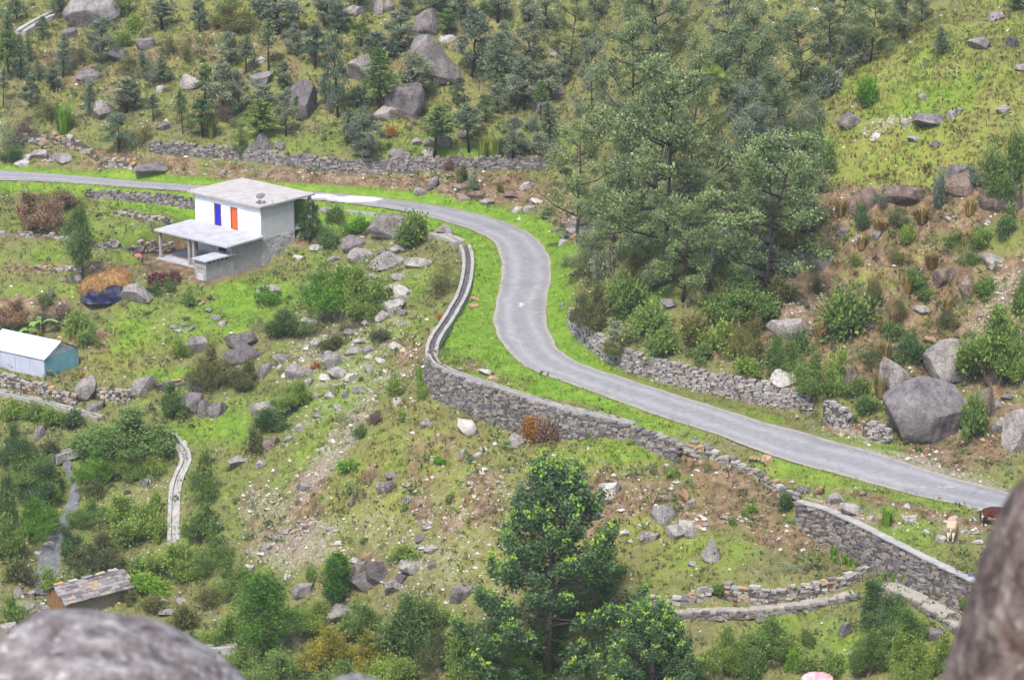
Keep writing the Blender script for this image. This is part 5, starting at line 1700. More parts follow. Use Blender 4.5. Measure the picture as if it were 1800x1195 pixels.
# --- bushes
for row in """twig olive 231 217 275 260|thicket olive 368 7 440 64|twig olive 278 60 315 102|twig olive 315 63 348 112|bush green 196 50 234 90|bush green 221 23 251 56|twig brown 372 175 406 217|bush olive 831 214 858 243|bush orange 674 221 700 246|thicket grey 908 228 990 280|bush grey 921 201 948 236|bush olive 797 288 824 323|bush grey 824 298 844 337|bush brown 781 274 797 303|bush olive 871 321 885 340|twig olive 200 90 250 130|twig grey 250 110 300 150|twig olive 120 80 160 120|twig olive 60 170 110 215|twig brown 20 200 70 250|twig grey 0 210 40 270|bush dark 0 255 40 290
bush bright 1495 132 1548 192|bush dark 1405 215 1450 285|bush dark 1437 250 1473 308|thicket dark 1725 240 1815 370|bush grey 1690 290 1730 330|bush dark 1440 500 1540 600|thicket green 1250 480 1355 565|bush dark 1060 478 1135 560|bush green 1110 525 1180 590|thicket olive 1010 500 1070 590|bush olive 1180 545 1250 610|bush green 1230 560 1300 630|thicket olive 1290 560 1350 640|bush green 1140 570 1200 625|bush grey 1060 560 1110 600|thicket green 1395 620 1455 700|bush green 1450 610 1500 690|bush dark 1500 690 1545 730|bush green 1545 700 1585 730|thicket green 1690 535 1810 690
bush green 1680 690 1735 775|bush dark 1575 580 1625 640|bush grey 1540 330 1570 360|bush dark 1580 470 1625 510|bush dark 1505 370 1530 405|bush grey 1635 300 1665 370|bush green 1575 395 1615 430|thicket green 1340 590 1400 660|bush green 1700 400 1750 440|bush dark 1780 480 1815 560|thicket grey 1330 200 1400 290|thicket grey 1400 170 1460 240|bush grey 1480 60 1540 120|bush grey 1420 120 1480 180|thicket grey 1240 400 1320 480|thicket alder 1380 340 1450 420|thicket olive 1090 440 1150 500|bush grey 1030 440 1080 500|thicket grey 1310 420 1390 500|bush olive 1340 480 1400 540|thicket olive 1200 450 1260 510
thicket brown 15 335 100 410|twig brown 60 322 150 372|bush bright 95 340 117 368|bush dark 380 -10 430 20|bush dark 525 388 548 425|thicket bright 544 467 640 560|thicket green 600 470 678 570|bush green 688 374 760 440|bush bright 604 378 654 416|twig olive 748 465 812 522|thicket dark 465 538 545 600|thicket olive 338 603 408 688|thicket olive 400 633 460 686|bush green 300 590 330 632|bush bright 440 515 500 530|bush dark 560 395 600 440|bush green 575 360 610 395|thicket green 488 666 558 725|thicket dark 443 712 508 765|bush olive 430 748 466 802|twig green 672 650 716 702|bush dark 623 743 648 770|bush brown 649 718 676 747|bush green 729 670 754 702|bush olive 640 575 690 600|bush olive 560 585 610 620|twig olive 590 560 630 590|bush dark 255 495 290 520|bush dark 288 486 312 515|bush green 320 500 345 540
thicket green 158 712 300 800|thicket dark 281 676 328 738|bush green 0 698 45 740|bush green 40 702 90 742|bush green 70 715 115 752|bush dark 110 715 152 752|thicket dark 0 745 58 822|thicket bright 141 788 200 855|thicket green 190 790 248 853|thicket green 5 790 92 850|thicket dark 38 808 126 880|thicket dark -8 838 36 942|thicket bright 30 876 102 942|thicket green 128 874 193 918|thicket green 172 864 272 942|bush green 262 862 286 908|thicket green 338 798 384 886|thicket green 330 893 384 955|thicket green -5 910 48 998|thicket dark 96 930 150 992|thicket olive 138 935 218 1004|bush olive 10 980 64 1028|bush green 64 990 114 1052|bush green -4 1043 52 1098|bush green 218 973 254 1014|thicket green 258 948 364 1024|thicket green 355 940 414 1000|bush bright 223 998 297 1042|twig olive 335 1018 402 1070|bush green 345 1105 380 1140|bush olive 210 1035 245 1065|bush green 120 760 170 800|bush olive 60 770 110 810|bush green 250 800 290 840|thicket green 380 980 440 1050|bush olive 300 1060 350 1110|thicket green 380 1080 430 1140|bush olive 240 1040 290 1080|bush green 80 850 110 890|bush olive 150 840 190 880|bush green 200 910 260 960|bush green 255 905 300 950|thicket olive 420 1050 470 1090
thicket dark 664 1045 772 1178|thicket green 512 1053 588 1110|thicket green 608 1058 674 1118|thicket yellow 543 1100 625 1192|thicket yellow 610 1110 702 1195|thicket green 440 1138 542 1210|thicket green 398 1128 446 1195|bush green 680 953 748 988|thicket green 745 1058 788 1100|thicket green 648 1148 752 1215|thicket green 768 1092 855 1215|bush green 534 990 556 1022|bush green 700 1040 740 1080|thicket olive 740 1110 800 1180|thicket green 560 1160 640 1215|thicket bright 920 1090 1000 1160|thicket bright 870 1150 960 1215
thicket dark 1496 1016 1582 1112|thicket green 1552 1064 1630 1142|thicket green 1492 1105 1560 1195|thicket green 1550 1110 1630 1200|thicket green 1310 1083 1396 1160|bush dark 1405 1102 1437 1134|thicket green 1636 1120 1690 1195|bush green 1300 1140 1350 1200|bush bright 1380 1140 1410 1180|bush green 1400 1150 1440 1185|bush dark 1365 860 1403 900|bush green 1244 1020 1276 1050|thicket green 1240 1110 1310 1190|bush bright 1680 1040 1710 1075|bush green 1440 1140 1490 1190|bush olive 1270 1140 1310 1180
bush dark 1500 360 1530 402|bush olive 1560 370 1600 402|twig olive 1440 420 1480 450|twig green 1480 440 1520 470|bush olive 1520 500 1560 540|twig olive 1560 520 1600 560|bush green 1600 500 1640 530|twig olive 1640 540 1690 580|bush dark 1600 600 1640 640|twig olive 1500 600 1560 650|bush green 1440 640 1490 700|bush dark 1480 660 1530 700|bush green 1690 440 1720 470|twig olive 1560 430 1600 470|bush dark 1750 360 1790 420|bush green 1700 480 1750 530|twig green 1650 400 1700 440|bush olive 1370 400 1420 440|twig olive 1420 480 1450 520|bush green 1280 620 1340 660|bush green 1200 600 1260 640|bush olive 1340 640 1380 670|bush dark 1540 560 1590 600|thicket brown 0 525 60 575|twig brown 50 535 100 580|bush dark 60 512 95 540|bush green 110 540 160 590|twig brown 90 528 140 560|bush green 140 565 176 612|bush green 1130 610 1170 635|thicket olive 1060 590 1120 625|bush dark 1380 580 1420 620
thicket grey 1020 380 1090 450|thicket alder 1100 380 1180 470|thicket grey 1180 380 1260 460|thicket alder 1000 420 1060 490|thicket grey 1260 330 1330 410|thicket alder 1330 300 1400 380|thicket grey 1090 300 1170 380|thicket alder 1200 300 1270 370|thicket grey 1400 280 1450 340|thicket alder 1130 450 1200 510|thicket alder_lt 1280 430 1350 490
tuft green 850 990 880 1010|tuft bright 1100 770 1116 782|tuft green 700 880 724 896|tuft bright 585 800 640 830|tuft green 860 720 884 735|tuft bright 880 770 900 790|tuft green 1275 905 1300 925|tuft green 1170 820 1200 840|tuft green 936 800 960 816|tuft bright 755 800 790 815|tuft green 630 940 650 955|tuft green 970 870 990 885|tuft green 780 860 806 876|tuft green 1300 890 1320 910|tuft bright 1310 880 1335 905|tuft green 1080 985 1110 1005|tuft green 480 560 500 575|tuft green 645 540 665 560""".replace('\n', '|').split('|'):
    k, lf, *q = row.split()
    plant(k, lf, *[float(x) for x in q])
plant('bush', 'orange', 916, 716, 958, 772, 'rusty orange dried bush growing against the tall retaining wall', (937, 776))
plant('bush', 'brown', 945, 722, 988, 766, 'brown dried bush beside the rusty one on the retaining wall', (966, 776))
for q, lab in [((646, 452, 674, 474), 'orange tuft beside the slabs near the bushy boulder'), ((544, 631, 566, 649), 'orange tuft on the boulders above the stony gully'), ((748, 588, 764, 606), 'rust red tuft beside the lower bend of the curved channel'), ((764, 547, 782, 566), 'brown red tuft on the grassy bank beside the channel'),
               ((806, 468, 822, 488), 'orange tuft touching the curved concrete channel'), ((138, 655, 152, 668), 'small rusty tuft beside the tent end')]:
    plant('tuft', 'orange', *q, label=lab)
for row in """lime 89 178 136 237|reed 834 232 862 280|reed 858 236 890 280|lime 1544 882 1574 927|lime 1456 955 1474 988|lime 1476 968 1490 994|lime 1486 975 1500 998|lime 1500 978 1512 1000|lime 1546 1000 1558 1022|lime 1564 1000 1576 1024|lime 1582 1002 1596 1026|lime 1658 1010 1668 1030|lime 1670 1020 1682 1040|lime 730 640 745 690|ochre 1520 480 1550 520|ochre 1425 560 1455 610|ochre 1305 540 1345 590|ochre 1462 345 1492 385|ochre 1500 345 1525 380|ochre 1530 380 1560 410|ochre 1600 360 1640 395|ochre 1690 345 1720 380|ochre 1540 590 1575 640|ochre 1530 650 1565 700|ochre 1555 540 1590 580|ochre 1650 520 1680 550|ochre 1270 590 1300 630|ochre 1620 440 1655 475|ochre 1580 480 1610 515|ochre 1680 400 1715 430|ochre 1250 500 1280 540|ochre 1500 410 1530 440|reed 360 195 384 245|reed 330 240 350 262|lime 700 720 715 735""".split('|'):
    lf, *q = row.split()
    plant('reed', lf, *[float(x) for x in q])

# --- banana plant behind the tent
M['banana'] = simple('banana_leaf', (0.10, 0.24, 0.05), (0.24, 0.42, 0.10), 4, .5, .1)
M['banana_stem'] = simple('banana_stem', (0.30, 0.20, 0.06), (0.42, 0.30, 0.10), 4, .7, .1)


def banana(u, v, h, label, seed):
    P, t = ground(u, v)
    r = np.random.default_rng(seed)
    root = empty('banana_plant', tuple(P))
    tag(root, label, 'plant')
    MB().tube([(0, 0, -.1), (.03, 0, h * .3), (0, .02, h * .5)], [.14, .11, .06], 8).build('stem', M['banana_stem'], root, True)
    for k in range(7):
        a = k * 2.1 + r.uniform(-.3, .3)
        ln = h * r.uniform(.6, .85)
        V, F = [], []
        n = 8
        for i in range(n + 1):
            s = i / n
            x = ln * (s * .8)
            z = h * .48 + ln * (.85 * s - .75 * s * s)
            w = .2 * math.sin(math.pi * min(.98, s * .9 + .06)) + .02
            for sg in (-1, 0, 1):
                V.append((math.cos(a) * x - math.sin(a) * sg * w, math.sin(a) * x + math.cos(a) * sg * w, z - abs(sg) * .06))
        for i in range(n):
            for q in range(2):
                F.append((i * 3 + q, i * 3 + q + 1, i * 3 + 4 + q, i * 3 + 3 + q))
        MB().add(V, F).build('leaf', M['banana'], root, True)


banana(72, 592, 2.4, 'tall banana plant with arching leaves behind the white tent', 1)
banana(46, 596, 1.5, 'lower banana plant at the back corner of the white tent', 2)


# ------------------------------------------------------------------ what nobody could count: grass, small stones
def scatter(n, seed, lo=(-58, 162), hi=(58, 302), clear=.3):
    r = np.random.default_rng(seed)
    x, y = r.uniform(lo[0], hi[0], n), r.uniform(lo[1], hi[1], n)
    z = hgt(x, y)
    u, v = to_px(np.stack([x, y, z], 1))
    ok = (u > -300) & (u < 2120) & (v > -60) & (v < 1260)
    road_ok = ~samp(IN_ROAD, x, y) & (samp(D_ROAD, x, y) > clear)
    ok &= road_ok & (samp(YARD, x, y) < .3)
    return r, x[ok], y[ok], z[ok], u[ok], v[ok]


r, x, y, z, u, v = scatter(165000, 900)
gd = .55 + .5 * samp(lush, x, y) + .45 * samp(dry, x, y) - .42 * samp(dirt, x, y) - .45 * samp(stony, x, y)
gd *= .35 + 1.3 * vnoise(x, y, 1.6, 77)
keep = r.random(len(x)) < gd
x, y, z = x[keep], y[keep], z[keep]
n = len(x)
lsh = samp(lush, x, y)
ln = .16 + .16 * r.random(n) * (1 + samp(dry, x, y) * 1.2) - .06 * lsh
C = np.stack([x, y, z], 1)
parts = []
for k in range(3):
    d = np.stack([r.normal(0, .45, n), r.normal(0, .45, n), np.ones(n)], 1)
    d /= np.linalg.norm(d, axis=1)[:, None]
    off = np.stack([r.normal(0, .09, n), r.normal(0, .09, n), np.zeros(n)], 1)
    parts.append((C + off + d * (ln * .35)[:, None], d))


def grass_mat():
    t = NT('hill_grass', .8, .1)
    tint = t.attr('tint')
    c = t.ramp(tint, [(0.0, (0.17, 0.12, 0.06)), (0.12, (0.32, 0.24, 0.10)), (0.28, (0.185, 0.185, 0.07)), (0.55, (0.225, 0.25, 0.065)), (0.75, (0.16, 0.265, 0.035)), (1.0, (0.25, 0.35, 0.05))])
    return t.color(c)


och = (r.random(n) < .1 + .3 * samp(dry, x, y)) & (lsh < .4)
tt = np.clip(np.where(och, r.normal(.1, .06, n), .30 + .5 * lsh + r.normal(0, .12, n)), 0, 1)
Vs, Fs, Ts, off = [], [], [], 0
for Cc, Dd in parts:
    V_, F_, T_ = leaves(Cc, Dd, ln * 1.3, .24, r, tt, .05)
    Vs.append(V_)
    Fs.append(F_ + off)
    Ts.append(T_)
    off += len(V_)
tag(link('grass', arr_mesh('grass', np.concatenate(Vs), np.concatenate(Fs), grass_mat(), False, {'tint': np.concatenate(Ts)})), 'short rough grass covering the slopes and verges', 'grass', kind='stuff')

# low weeds and heather
r, x, y, z, u, v = scatter(60000, 901, clear=.8)
wd_ = (.12 + .5 * vnoise(x, y, 3.5, 78) ** 2) * (1 - .9 * samp(lush, x, y)) * (1 - .5 * samp(stony, x, y))
keep = r.random(len(x)) < wd_
C = np.stack([x, y, z], 1)[keep]
n = len(C)
Vs, Fs, Ts, off = [], [], [], 0
tone = np.clip(r.normal(.45, .25, n), 0, 1)
wsz = (.7 + 2.6 * r.random(n) ** 4)[:, None]
for k in range(14):
    d = r.normal(0, 1, (n, 3)) + np.array((0, 0, .5))
    d /= np.linalg.norm(d, axis=1)[:, None]
    V_, F_, T_ = leaves(C + d * wsz * np.array((.22, .22, .18)) + wsz * np.array((0, 0, .08)), d + r.normal(0, .4, (n, 3)), .18 * wsz[:, 0] ** .5, .6, r, tone + r.normal(0, .1, n))
    Vs.append(V_)
    Fs.append(F_ + off)
    Ts.append(T_)
    off += len(V_)


def weed_mat():
    t = NT('low_weeds', .8, .1)
    c = t.ramp(t.attr('tint'), [(0.0, (0.13, 0.085, 0.06)), (0.25, (0.11, 0.10, 0.05)), (0.5, (0.09, 0.14, 0.04)), (0.8, (0.13, 0.22, 0.06)), (1.0, (0.30, 0.26, 0.10))])
    return t.color(c)


tag(link('low_weeds', arr_mesh('low_weeds', np.concatenate(Vs), np.concatenate(Fs), weed_mat(), False, {'tint': np.concatenate(Ts)})), 'low weeds and heather scattered over the rough slopes', 'weeds', kind='stuff')

# scrub: low bushes that run into each other
r, x, y, z, u, v = scatter(30000, 905, clear=2.2)
den = np.full(len(x), .012)
for cu, cv, ru, rv, a in [(450, 110, 560, 130, .16), (1200, 230, 270, 260, .17), (1180, 520, 200, 90, .14), (1600, 560, 230, 150, .2), (1480, 420, 220, 80, .16), (180, 900, 250, 150, .15), (650, 1140, 330, 60, .20), (1480, 1150, 240, 50, .12), (60, 370, 110, 60, .06), (620, 440, 110, 70, .06), (60, 570, 120, 30, .12), (1400, 90, 160, 110, .14), (700, 210, 300, 60, .09), (560, 590, 150, 40, .05)]:
    den = np.maximum(den, a * np.clip(1.6 - np.hypot((u - cu) / ru, (v - cv) / rv) * 1.2, 0, 1))
den *= .3 + 1.6 * vnoise(x, y, 4.0, 81)
wet = np.minimum(dist_poly(x, y, STREAM), dist_poly(x, y, on_ground([(297, 768), (326, 812), (306, 890), (305, 955)])))
ok = (r.random(len(x)) < den) & (samp(YARD, x, y) < .1) & (samp(TENT_PAD, x, y) < .1) & (wet > 1.5) & (samp(D_WALL, x, y) > .8)
x, y, z = x[ok], y[ok], z[ok]
n = len(x)
Vs, Fs, Ts, off = [], [], [], 0
ss = .28 + .6 * r.random(n) ** 2
tone = np.clip(r.normal(.45, .22, n), .02, .98)
for k in range(5):                      # five lobes of leaves to each
    lob = np.stack([x + r.normal(0, .5, n) * ss, y + r.normal(0, .5, n) * ss, z + ss * r.uniform(.2, .75, n)], 1)
    for q in range(26):
        d = r.normal(0, 1, (n, 3)) + np.array((0, 0, .35))
        d /= np.linalg.norm(d, axis=1)[:, None]
        V_, F_, T_ = leaves(lob + d * (ss * .42)[:, None], d + r.normal(0, .5, (n, 3)), .15, .55, r, tone + r.normal(0, .08, n))
        Vs.append(V_)
        Fs.append(F_ + off)
        Ts.append(T_)
        off += len(V_)


def scrub_mat():
    t = NT('hillside_scrub', .75, .15)
    c = t.ramp(t.attr('tint'), [(0.0, (0.16, 0.11, 0.085)), (0.15, (0.13, 0.12, 0.07)), (0.35, (0.10, 0.14, 0.065)), (0.6, (0.13, 0.19, 0.085)), (0.85, (0.16, 0.24, 0.07)), (1.0, (0.26, 0.25, 0.11))])
    return t.color(c)


tag(link('scrub', arr_mesh('scrub', np.concatenate(Vs), np.concatenate(Fs), scrub_mat(), False, {'tint': np.concatenate(Ts)})), 'low scrub and undergrowth running together over the rough slopes', 'scrub', kind='stuff')

# small stones
r, x, y, z, u, v = scatter(120000, 902)
pd = .075 + .62 * samp(stony, x, y) + .22 * samp(dirt, x, y)
pd *= (1 - .93 * samp(lush, x, y)) * (.25 + 1.5 * vnoise(x, y, 2.0, 79) ** 1.5)
keep = r.random(len(x)) < pd
x, y, z = x[keep], y[keep], z[keep]
n = len(x)
OCT = np.array([(1, 0, 0), (0, 1, 0), (-1, 0, 0), (0, -1, 0), (0, 0, 1), (0, 0, -1)], float)
OF = np.array([(0, 1, 4), (1, 2, 4), (2, 3, 4), (3, 0, 4), (1, 0, 5), (2, 1, 5), (3, 2, 5), (0, 3, 5)])
sz = .05 + .15 * r.random(n) ** 2.5 + .14 * (r.random(n) < .07)
V = OCT[None] * r.uniform(.6, 1.3, (n, 6, 3)) + r.normal(0, .18, (n, 6, 3))
ang = r.uniform(0, 6.28, n)
ca, sa = np.cos(ang)[:, None], np.sin(ang)[:, None]
V = np.stack([V[..., 0] * ca - V[..., 1] * sa, V[..., 0] * sa + V[..., 1] * ca, V[..., 2] * .7], -1) * sz[:, None, None]
V += np.stack([x, y, z + sz * .15], 1)[:, None, :]
F = (OF[None] + 6 * np.arange(n)[:, None, None]).reshape(-1, 3)


def pebble_mat():
    t = NT('small_stones', .9, .15)
    i = t.n('NewGeometry').outputs['Random Per Island']
    c = t.ramp(i, [(0.0, (0.20, 0.19, 0.185)), (0.2, (0.33, 0.31, 0.30)), (0.5, (0.46, 0.44, 0.41)), (0.75, (0.62, 0.60, 0.56)), (0.9, (0.42, 0.29, 0.18))])
    return t.color(c)


tag(link('small_stones', arr_mesh('small_stones', V.reshape(-1, 3), F, pebble_mat())), 'small loose stones and gravel scattered over the slopes', 'gravel', kind='stuff')

# ------------------------------------------------------------------ the white house
def plaster(name, c1, c2, streak=.4):
    t = NT(name, .85, .2)
    f = t.noise(1.2, 6, .65)
    s = t.noise(2.0, 5, .65, None, (1, 1, .15))
    c = t.ramp(f, [(0.3, c1), (0.7, c2)])
    c = t.mix(t.math('MULTIPLY', t.ramp(s, [(0.5, 0.0), (0.75, 1.0)]), streak), c, tuple(k * .62 for k in c1))
    t.bump(t.noise(14, 4), .2, .02)
    return t.color(c)


def block_mat(name, c1, c2, bw, bh, mortar):
    t = NT(name, .9, .15)
    co = t.coord()
    b = t.n('TexBrick')
    mp = t.n('Mapping')
    mp.inputs['Rotation'].default_value = (math.radians(90), 0, 0)
    t.set(mp.inputs['Vector'], co)
    t.set(b.inputs['Vector'], mp.outputs[0])
    b.inputs['Color1'].default_value = (*c1, 1)
    b.inputs['Color2'].default_value = (*c2, 1)
    b.inputs['Mortar'].default_value = (*mortar, 1)
    b.inputs['Scale'].default_value = 1.0
    b.inputs['Brick Width'].default_value = bw
    b.inputs['Row Height'].default_value = bh
    b.inputs['Mortar Size'].default_value = .014
    c = t.mix(1.0, b.outputs[0], t.ramp(t.noise(1.5, 6, .7), [(0.3, .8), (0.7, 1.15)]), 'MULTIPLY')
    t.bump(t.math('SUBTRACT', t.noise(8, 4), t.math('MULTIPLY', b.outputs['Fac'], .5)), .5, .03)
    return t.color(c)


M['white'] = plaster('white_limewash', (0.72, 0.72, 0.76), (0.86, 0.86, 0.89), .15)
M['grey_plaster'] = plaster('grey_cement_plaster', (0.48, 0.48, 0.48), (0.60, 0.60, 0.60), .25)
M['slab'] = plaster('cement_slab', (0.34, 0.34, 0.37), (0.50, 0.50, 0.535), .3)
M['roof_slab'] = plaster('weathered_cement_roof', (0.36, 0.335, 0.325), (0.52, 0.49, 0.475), .3)
M['block'] = block_mat('concrete_block', (0.33, 0.32, 0.315), (0.40, 0.39, 0.385), .42, .2, (0.24, 0.23, 0.225))
M['blue_door'] = simple('blue_paint', (0.012, 0.02, 0.42), (0.02, 0.03, 0.55), 3, .5, .05)
M['orange_door'] = simple('orange_paint', (0.60, 0.10, 0.025), (0.72, 0.14, 0.035), 3, .5, .05)
M['door_frame'] = simple('red_brown_wood', (0.26, 0.10, 0.07), (0.38, 0.17, 0.12), 5, .7, .1)
M['dark_void'] = simple('dark_interior', (0.018, 0.018, 0.03), (0.035, 0.035, 0.055), 3, .9, 0)
M['metal'] = simple('white_dish_metal', (0.62, 0.62, 0.63), (0.75, 0.75, 0.75), 5, .4, 0, .4)
M['steel'] = simple('grey_steel', (0.25, 0.25, 0.26), (0.38, 0.38, 0.39), 5, .5, 0, .4)

house = empty('house', tuple(HOUSE_O), HOUSE_RZ)
tag(house, 'two storey white house with flat roof, blue and orange doors and wide canopy', 'house')
HB = lambda nm, m, *bx: (lambda mb: mb.build(nm, M[m], house))(MB().box(*bx))
# front wall of the upper floor, open where the doors stand
mb = MB()
z0, z1 = 2.86, 5.42
for y0, y1 in ((0, 2.98), (3.92, 5.12), (6.06, 8.6)):
    mb.box(0, .22, y0, y1, z0, z1)
for y0, y1 in ((2.98, 3.92), (5.12, 6.06)):
    mb.box(0, .22, y0, y1, z0 + 2.02, z1)
mb.build('front_wall', M['white'], house)
HB('side_wall', 'grey_plaster', .004, 4.15, -.012, .2, 2.5, 5.42)
# rough stone lower side wall: separate stones
r = np.random.default_rng(4)
HB('lower_side_wall', 'core', .03, 4.12, .03, .25, -1.2, 2.5)
M['stone_limed'] = stone_mat('limewashed_stone', [(0.44, 0.43, 0.43), (0.52, 0.51, 0.51), (0.38, 0.37, 0.37), (0.48, 0.47, 0.46)], .05)
zz = -1.2
row = 0
while zz < 2.46:
    hh = .2 * r.uniform(.85, 1.15)
    xx = 0.0
    while xx < 4.13:
        ww = min(r.uniform(.3, .65), 4.15 - xx)
        if ww > .08:
            st = link('stone', stone_mesh(int(r.integers(10)), 'stone_limed'), house)
            st.location = (xx + ww / 2, .03 + r.normal(0, .012), zz + hh / 2)
            st.scale = (ww * 1.12, .2, hh * 1.14)
        xx += ww
    zz += hh
HB('back_wall', 'grey_plaster', 3.93, 4.15, .2, 8.6, -.5, 5.42)
HB('end_wall', 'white', .22, 3.93, 8.38, 8.6, -.3, 5.42)
roof = HB('roof', 'roof_slab', -.35, 6.55, -.32, 9.25, 5.42, 5.58)
mb = MB()
for (px_, py_) in ((-.25, 9.1), (6.4, -.2), (6.4, 9.1), (3, -.2), (1.2, -.22)):
    for k in range(3):
        mb.tube([(px_ + .06 * k, py_, 5.56), (px_ + .06 * k + .02, py_ + .01, 5.9)], .012, 4)
tag(mb.build('rebar_stubs', M['steel'], roof), kind='stuff')
for y in (.1, 4.4, 8.7):
    HB('column', 'grey_plaster', 6.1, 6.36, y - .13, y + .13, -.4, 5.42)
HB('back_floor', 'slab', 4.15, 6.4, 0, 8.7, 2.55, 2.7)
HB('back_panel', 'blue_door', 4.2, 4.28, .15, 1.0, .1, 2.3)
for yc, m, lab in ((3.45, 'orange_door', 'orange painted door'), (5.59, 'blue_door', 'deep blue painted door')):
    d = HB('door', m, .07, .12, yc - .39, yc + .39, z0 + .02, z0 + 1.95)
    d['label'] = lab
    mb = MB()
    mb.box(-.015, .14, yc - .468, yc - .392, z0, z0 + 2.018)
    mb.box(-.015, .14, yc + .392, yc + .468, z0, z0 + 2.018)
    mb.box(-.014, .14, yc - .392, yc + .392, z0 + 1.952, z0 + 2.018)
    mb.build('door_frame', M['door_frame'], d)
    MB().box(.04, .068, yc - .3, yc - .27, z0 + .9, z0 + 1.05).build('handle', M['steel'], d)
# canopy and ground floor
canopy = MB()
canopy.add([(-4.55, -.42, 2.60), (-.003, -.42, 2.70), (-.003, 9.2, 2.70), (-4.55, 9.2, 2.60), (-4.55, -.42, 2.74), (-.003, -.42, 2.85), (-.003, 9.2, 2.85), (-4.55, 9.2, 2.74)],
           [(0, 3, 2, 1), (4, 5, 6, 7), (0, 1, 5, 4), (1, 2, 6, 5), (2, 3, 7, 6), (3, 0, 4, 7)])
canopy.build('canopy', M['slab'], house)
HB('ground_floor_wall', 'white', .03, .25, .2, 8.4, -.3, 2.68)
HB('doorway', 'dark_void', -.02, .028, 4.6, 5.6, .1, 2.1)
HB('shutter', 'blue_door', -.03, .026, 1.6, 3.6, 1.2, 2.3)
HB('canopy_side_wall', 'block', -3.5, -.004, -.02, .18, -.8, 2.60)
HB('column', 'concrete', -3.62, -3.5, -.05, .22, -.8, 2.60)
for y in (8.75, 4.9, 4.3):
    HB('column', 'concrete', -4.3, -4.08, y - .11, y + .11, -.2, 2.62)
HB('veranda_floor', 'slab', -4.45, -.02, 2.0, 9.1, -.5, .12)
# low store at the corner
an = MB().box(-6.75, -3.63, -.01, 1.45, -1.0, 1.72).build('store', M['block'], house)
MB().box(-6.95, -3.4, -.2, 1.65, 1.75, 1.86).build('store_roof', M['slab'], an)
for k in range(5):
    MB().box(-6.4 + k * .5, -6.15 + k * .5, -.03, .02, 1.5, 1.70).build('vent', M['dark_void'], an)
for k in range(2):
    MB().box(-6.77, -6.7, .5 + k * .4, .62 + k * .4, .95, 1.07).build('vent_hole', M['dark_void'], an)
MB().box(-6.775, -6.7, .35, 1.1, -.9, .6).build('store_door', M['grey_plaster'], an)


def local(x, y, z):
    c, s = math.cos(HOUSE_RZ), math.sin(HOUSE_RZ)
    return (HOUSE_O[0] + x * c - y * s, HOUSE_O[1] + x * s + y * c, HOUSE_O[2] + z)


# satellite dish on the roof
dish = empty('satellite_dish', local(.7, .65, 5.58), HOUSE_RZ)
tag(dish, 'small white satellite dish weighted with stones on the flat roof', 'dish')
V, F = [], []
for i in range(5):
    for k in range(16):
        rr = .42 * i / 4
        V.append((rr * math.cos(k * math.pi / 8), rr * math.sin(k * math.pi / 8), .5 * rr * rr))
for i in range(4):
    for k in range(16):
        F.append((i * 16 + k, i * 16 + (k + 1) % 16, i * 16 + 16 + (k + 1) % 16, i * 16 + 16 + k))
bowl = MB().add(V, F).build('bowl', M['metal'], dish, True)
bowl.location = (0, 0, .62)
bowl.rotation_euler = (math.radians(55), 0, math.radians(150))
MB().tube([(0, 0, 0), (0, 0, .62)], .025, 6).build('mast', M['steel'], dish)
MB().tube([(0, 0, .4), (-.2, -.35, .75)], .012, 5).build('feed_arm', M['steel'], dish)
for k in range(5):
    st = link('ballast_stone', rock_proto(k, 'rock_g'), dish)
    a = k * 1.25
    st.location = (.32 * math.cos(a), .32 * math.sin(a), .1)
    st.scale = (.17, .14, .12)

# small things round the yard
b = empty('bucket', tuple(ground(358, 492)[0]))
tag(b, 'small orange bucket at the corner of the low store', 'bucket')
M['orange_plastic'] = simple('orange_plastic', (0.55, 0.2, 0.03), (0.65, 0.26, 0.05), 3, .5, 0)
MB().tube([(0, 0, 0), (0, 0, .38)], [.15, .19], 12).build('pail', M['orange_plastic'], b, True)
MB().tube([(-.19, 0, .36), (-.1, 0, .5), (.1, 0, .5), (.19, 0, .36)], .012, 5).build('handle', M['steel'], b)

wp = ground(287, 500)[0]
wood = empty('woodpile', tuple(wp), math.radians(8))
tag(wood, 'stacked woodpile of split reddish logs beside the haystack', 'woodpile')
M['log'] = stone_mat('split_firewood', [(0.10, 0.04, 0.035), (0.17, 0.075, 0.06), (0.07, 0.03, 0.03), (0.24, 0.12, 0.09), (0.13, 0.05, 0.05)], 0)
r = np.random.default_rng(8)
mb = MB()
for j in range(9):
    for i in range(19):
        if j == 8 and r.random() < .4:
            continue
        x = -1.28 + i * .142 + (j % 2) * .07 + r.normal(0, .015)
        mb.tube([(x, -.42 + r.normal(0, .06), .08 + j * .125), (x + r.normal(0, .02), .42, .08 + j * .125 + r.normal(0, .015))], r.uniform(.055, .08), 6)
tag(mb.build('logs', M['log'], wood), kind='stuff')
for k, (dx, dy) in enumerate(((-1.4, 0), (1.42, .1))):
    MB().tube([(dx, dy, -.2), (dx + .02, dy, 1.25)], .04, 6).build('end_post', M['bark'], wood)

# haystack under straw with a blue tarpaulin round its sides
hp = ground(190, 520)[0]
hay = empty('haystack', tuple(hp), math.radians(32))
tag(hay, 'haystack with straw thatch top and dark blue tarpaulin sides', 'haystack')


def straw_mat():
    t = NT('straw', .9, .1)
    f = t.noise(6, 6, .75, None, (1, 4, 4))
    t.bump(f, .9, .08)
    return t.color(t.ramp(f, [(0.3, (0.22, 0.11, 0.04)), (0.5, (0.40, 0.235, 0.095)), (0.72, (0.56, 0.40, 0.21))]))


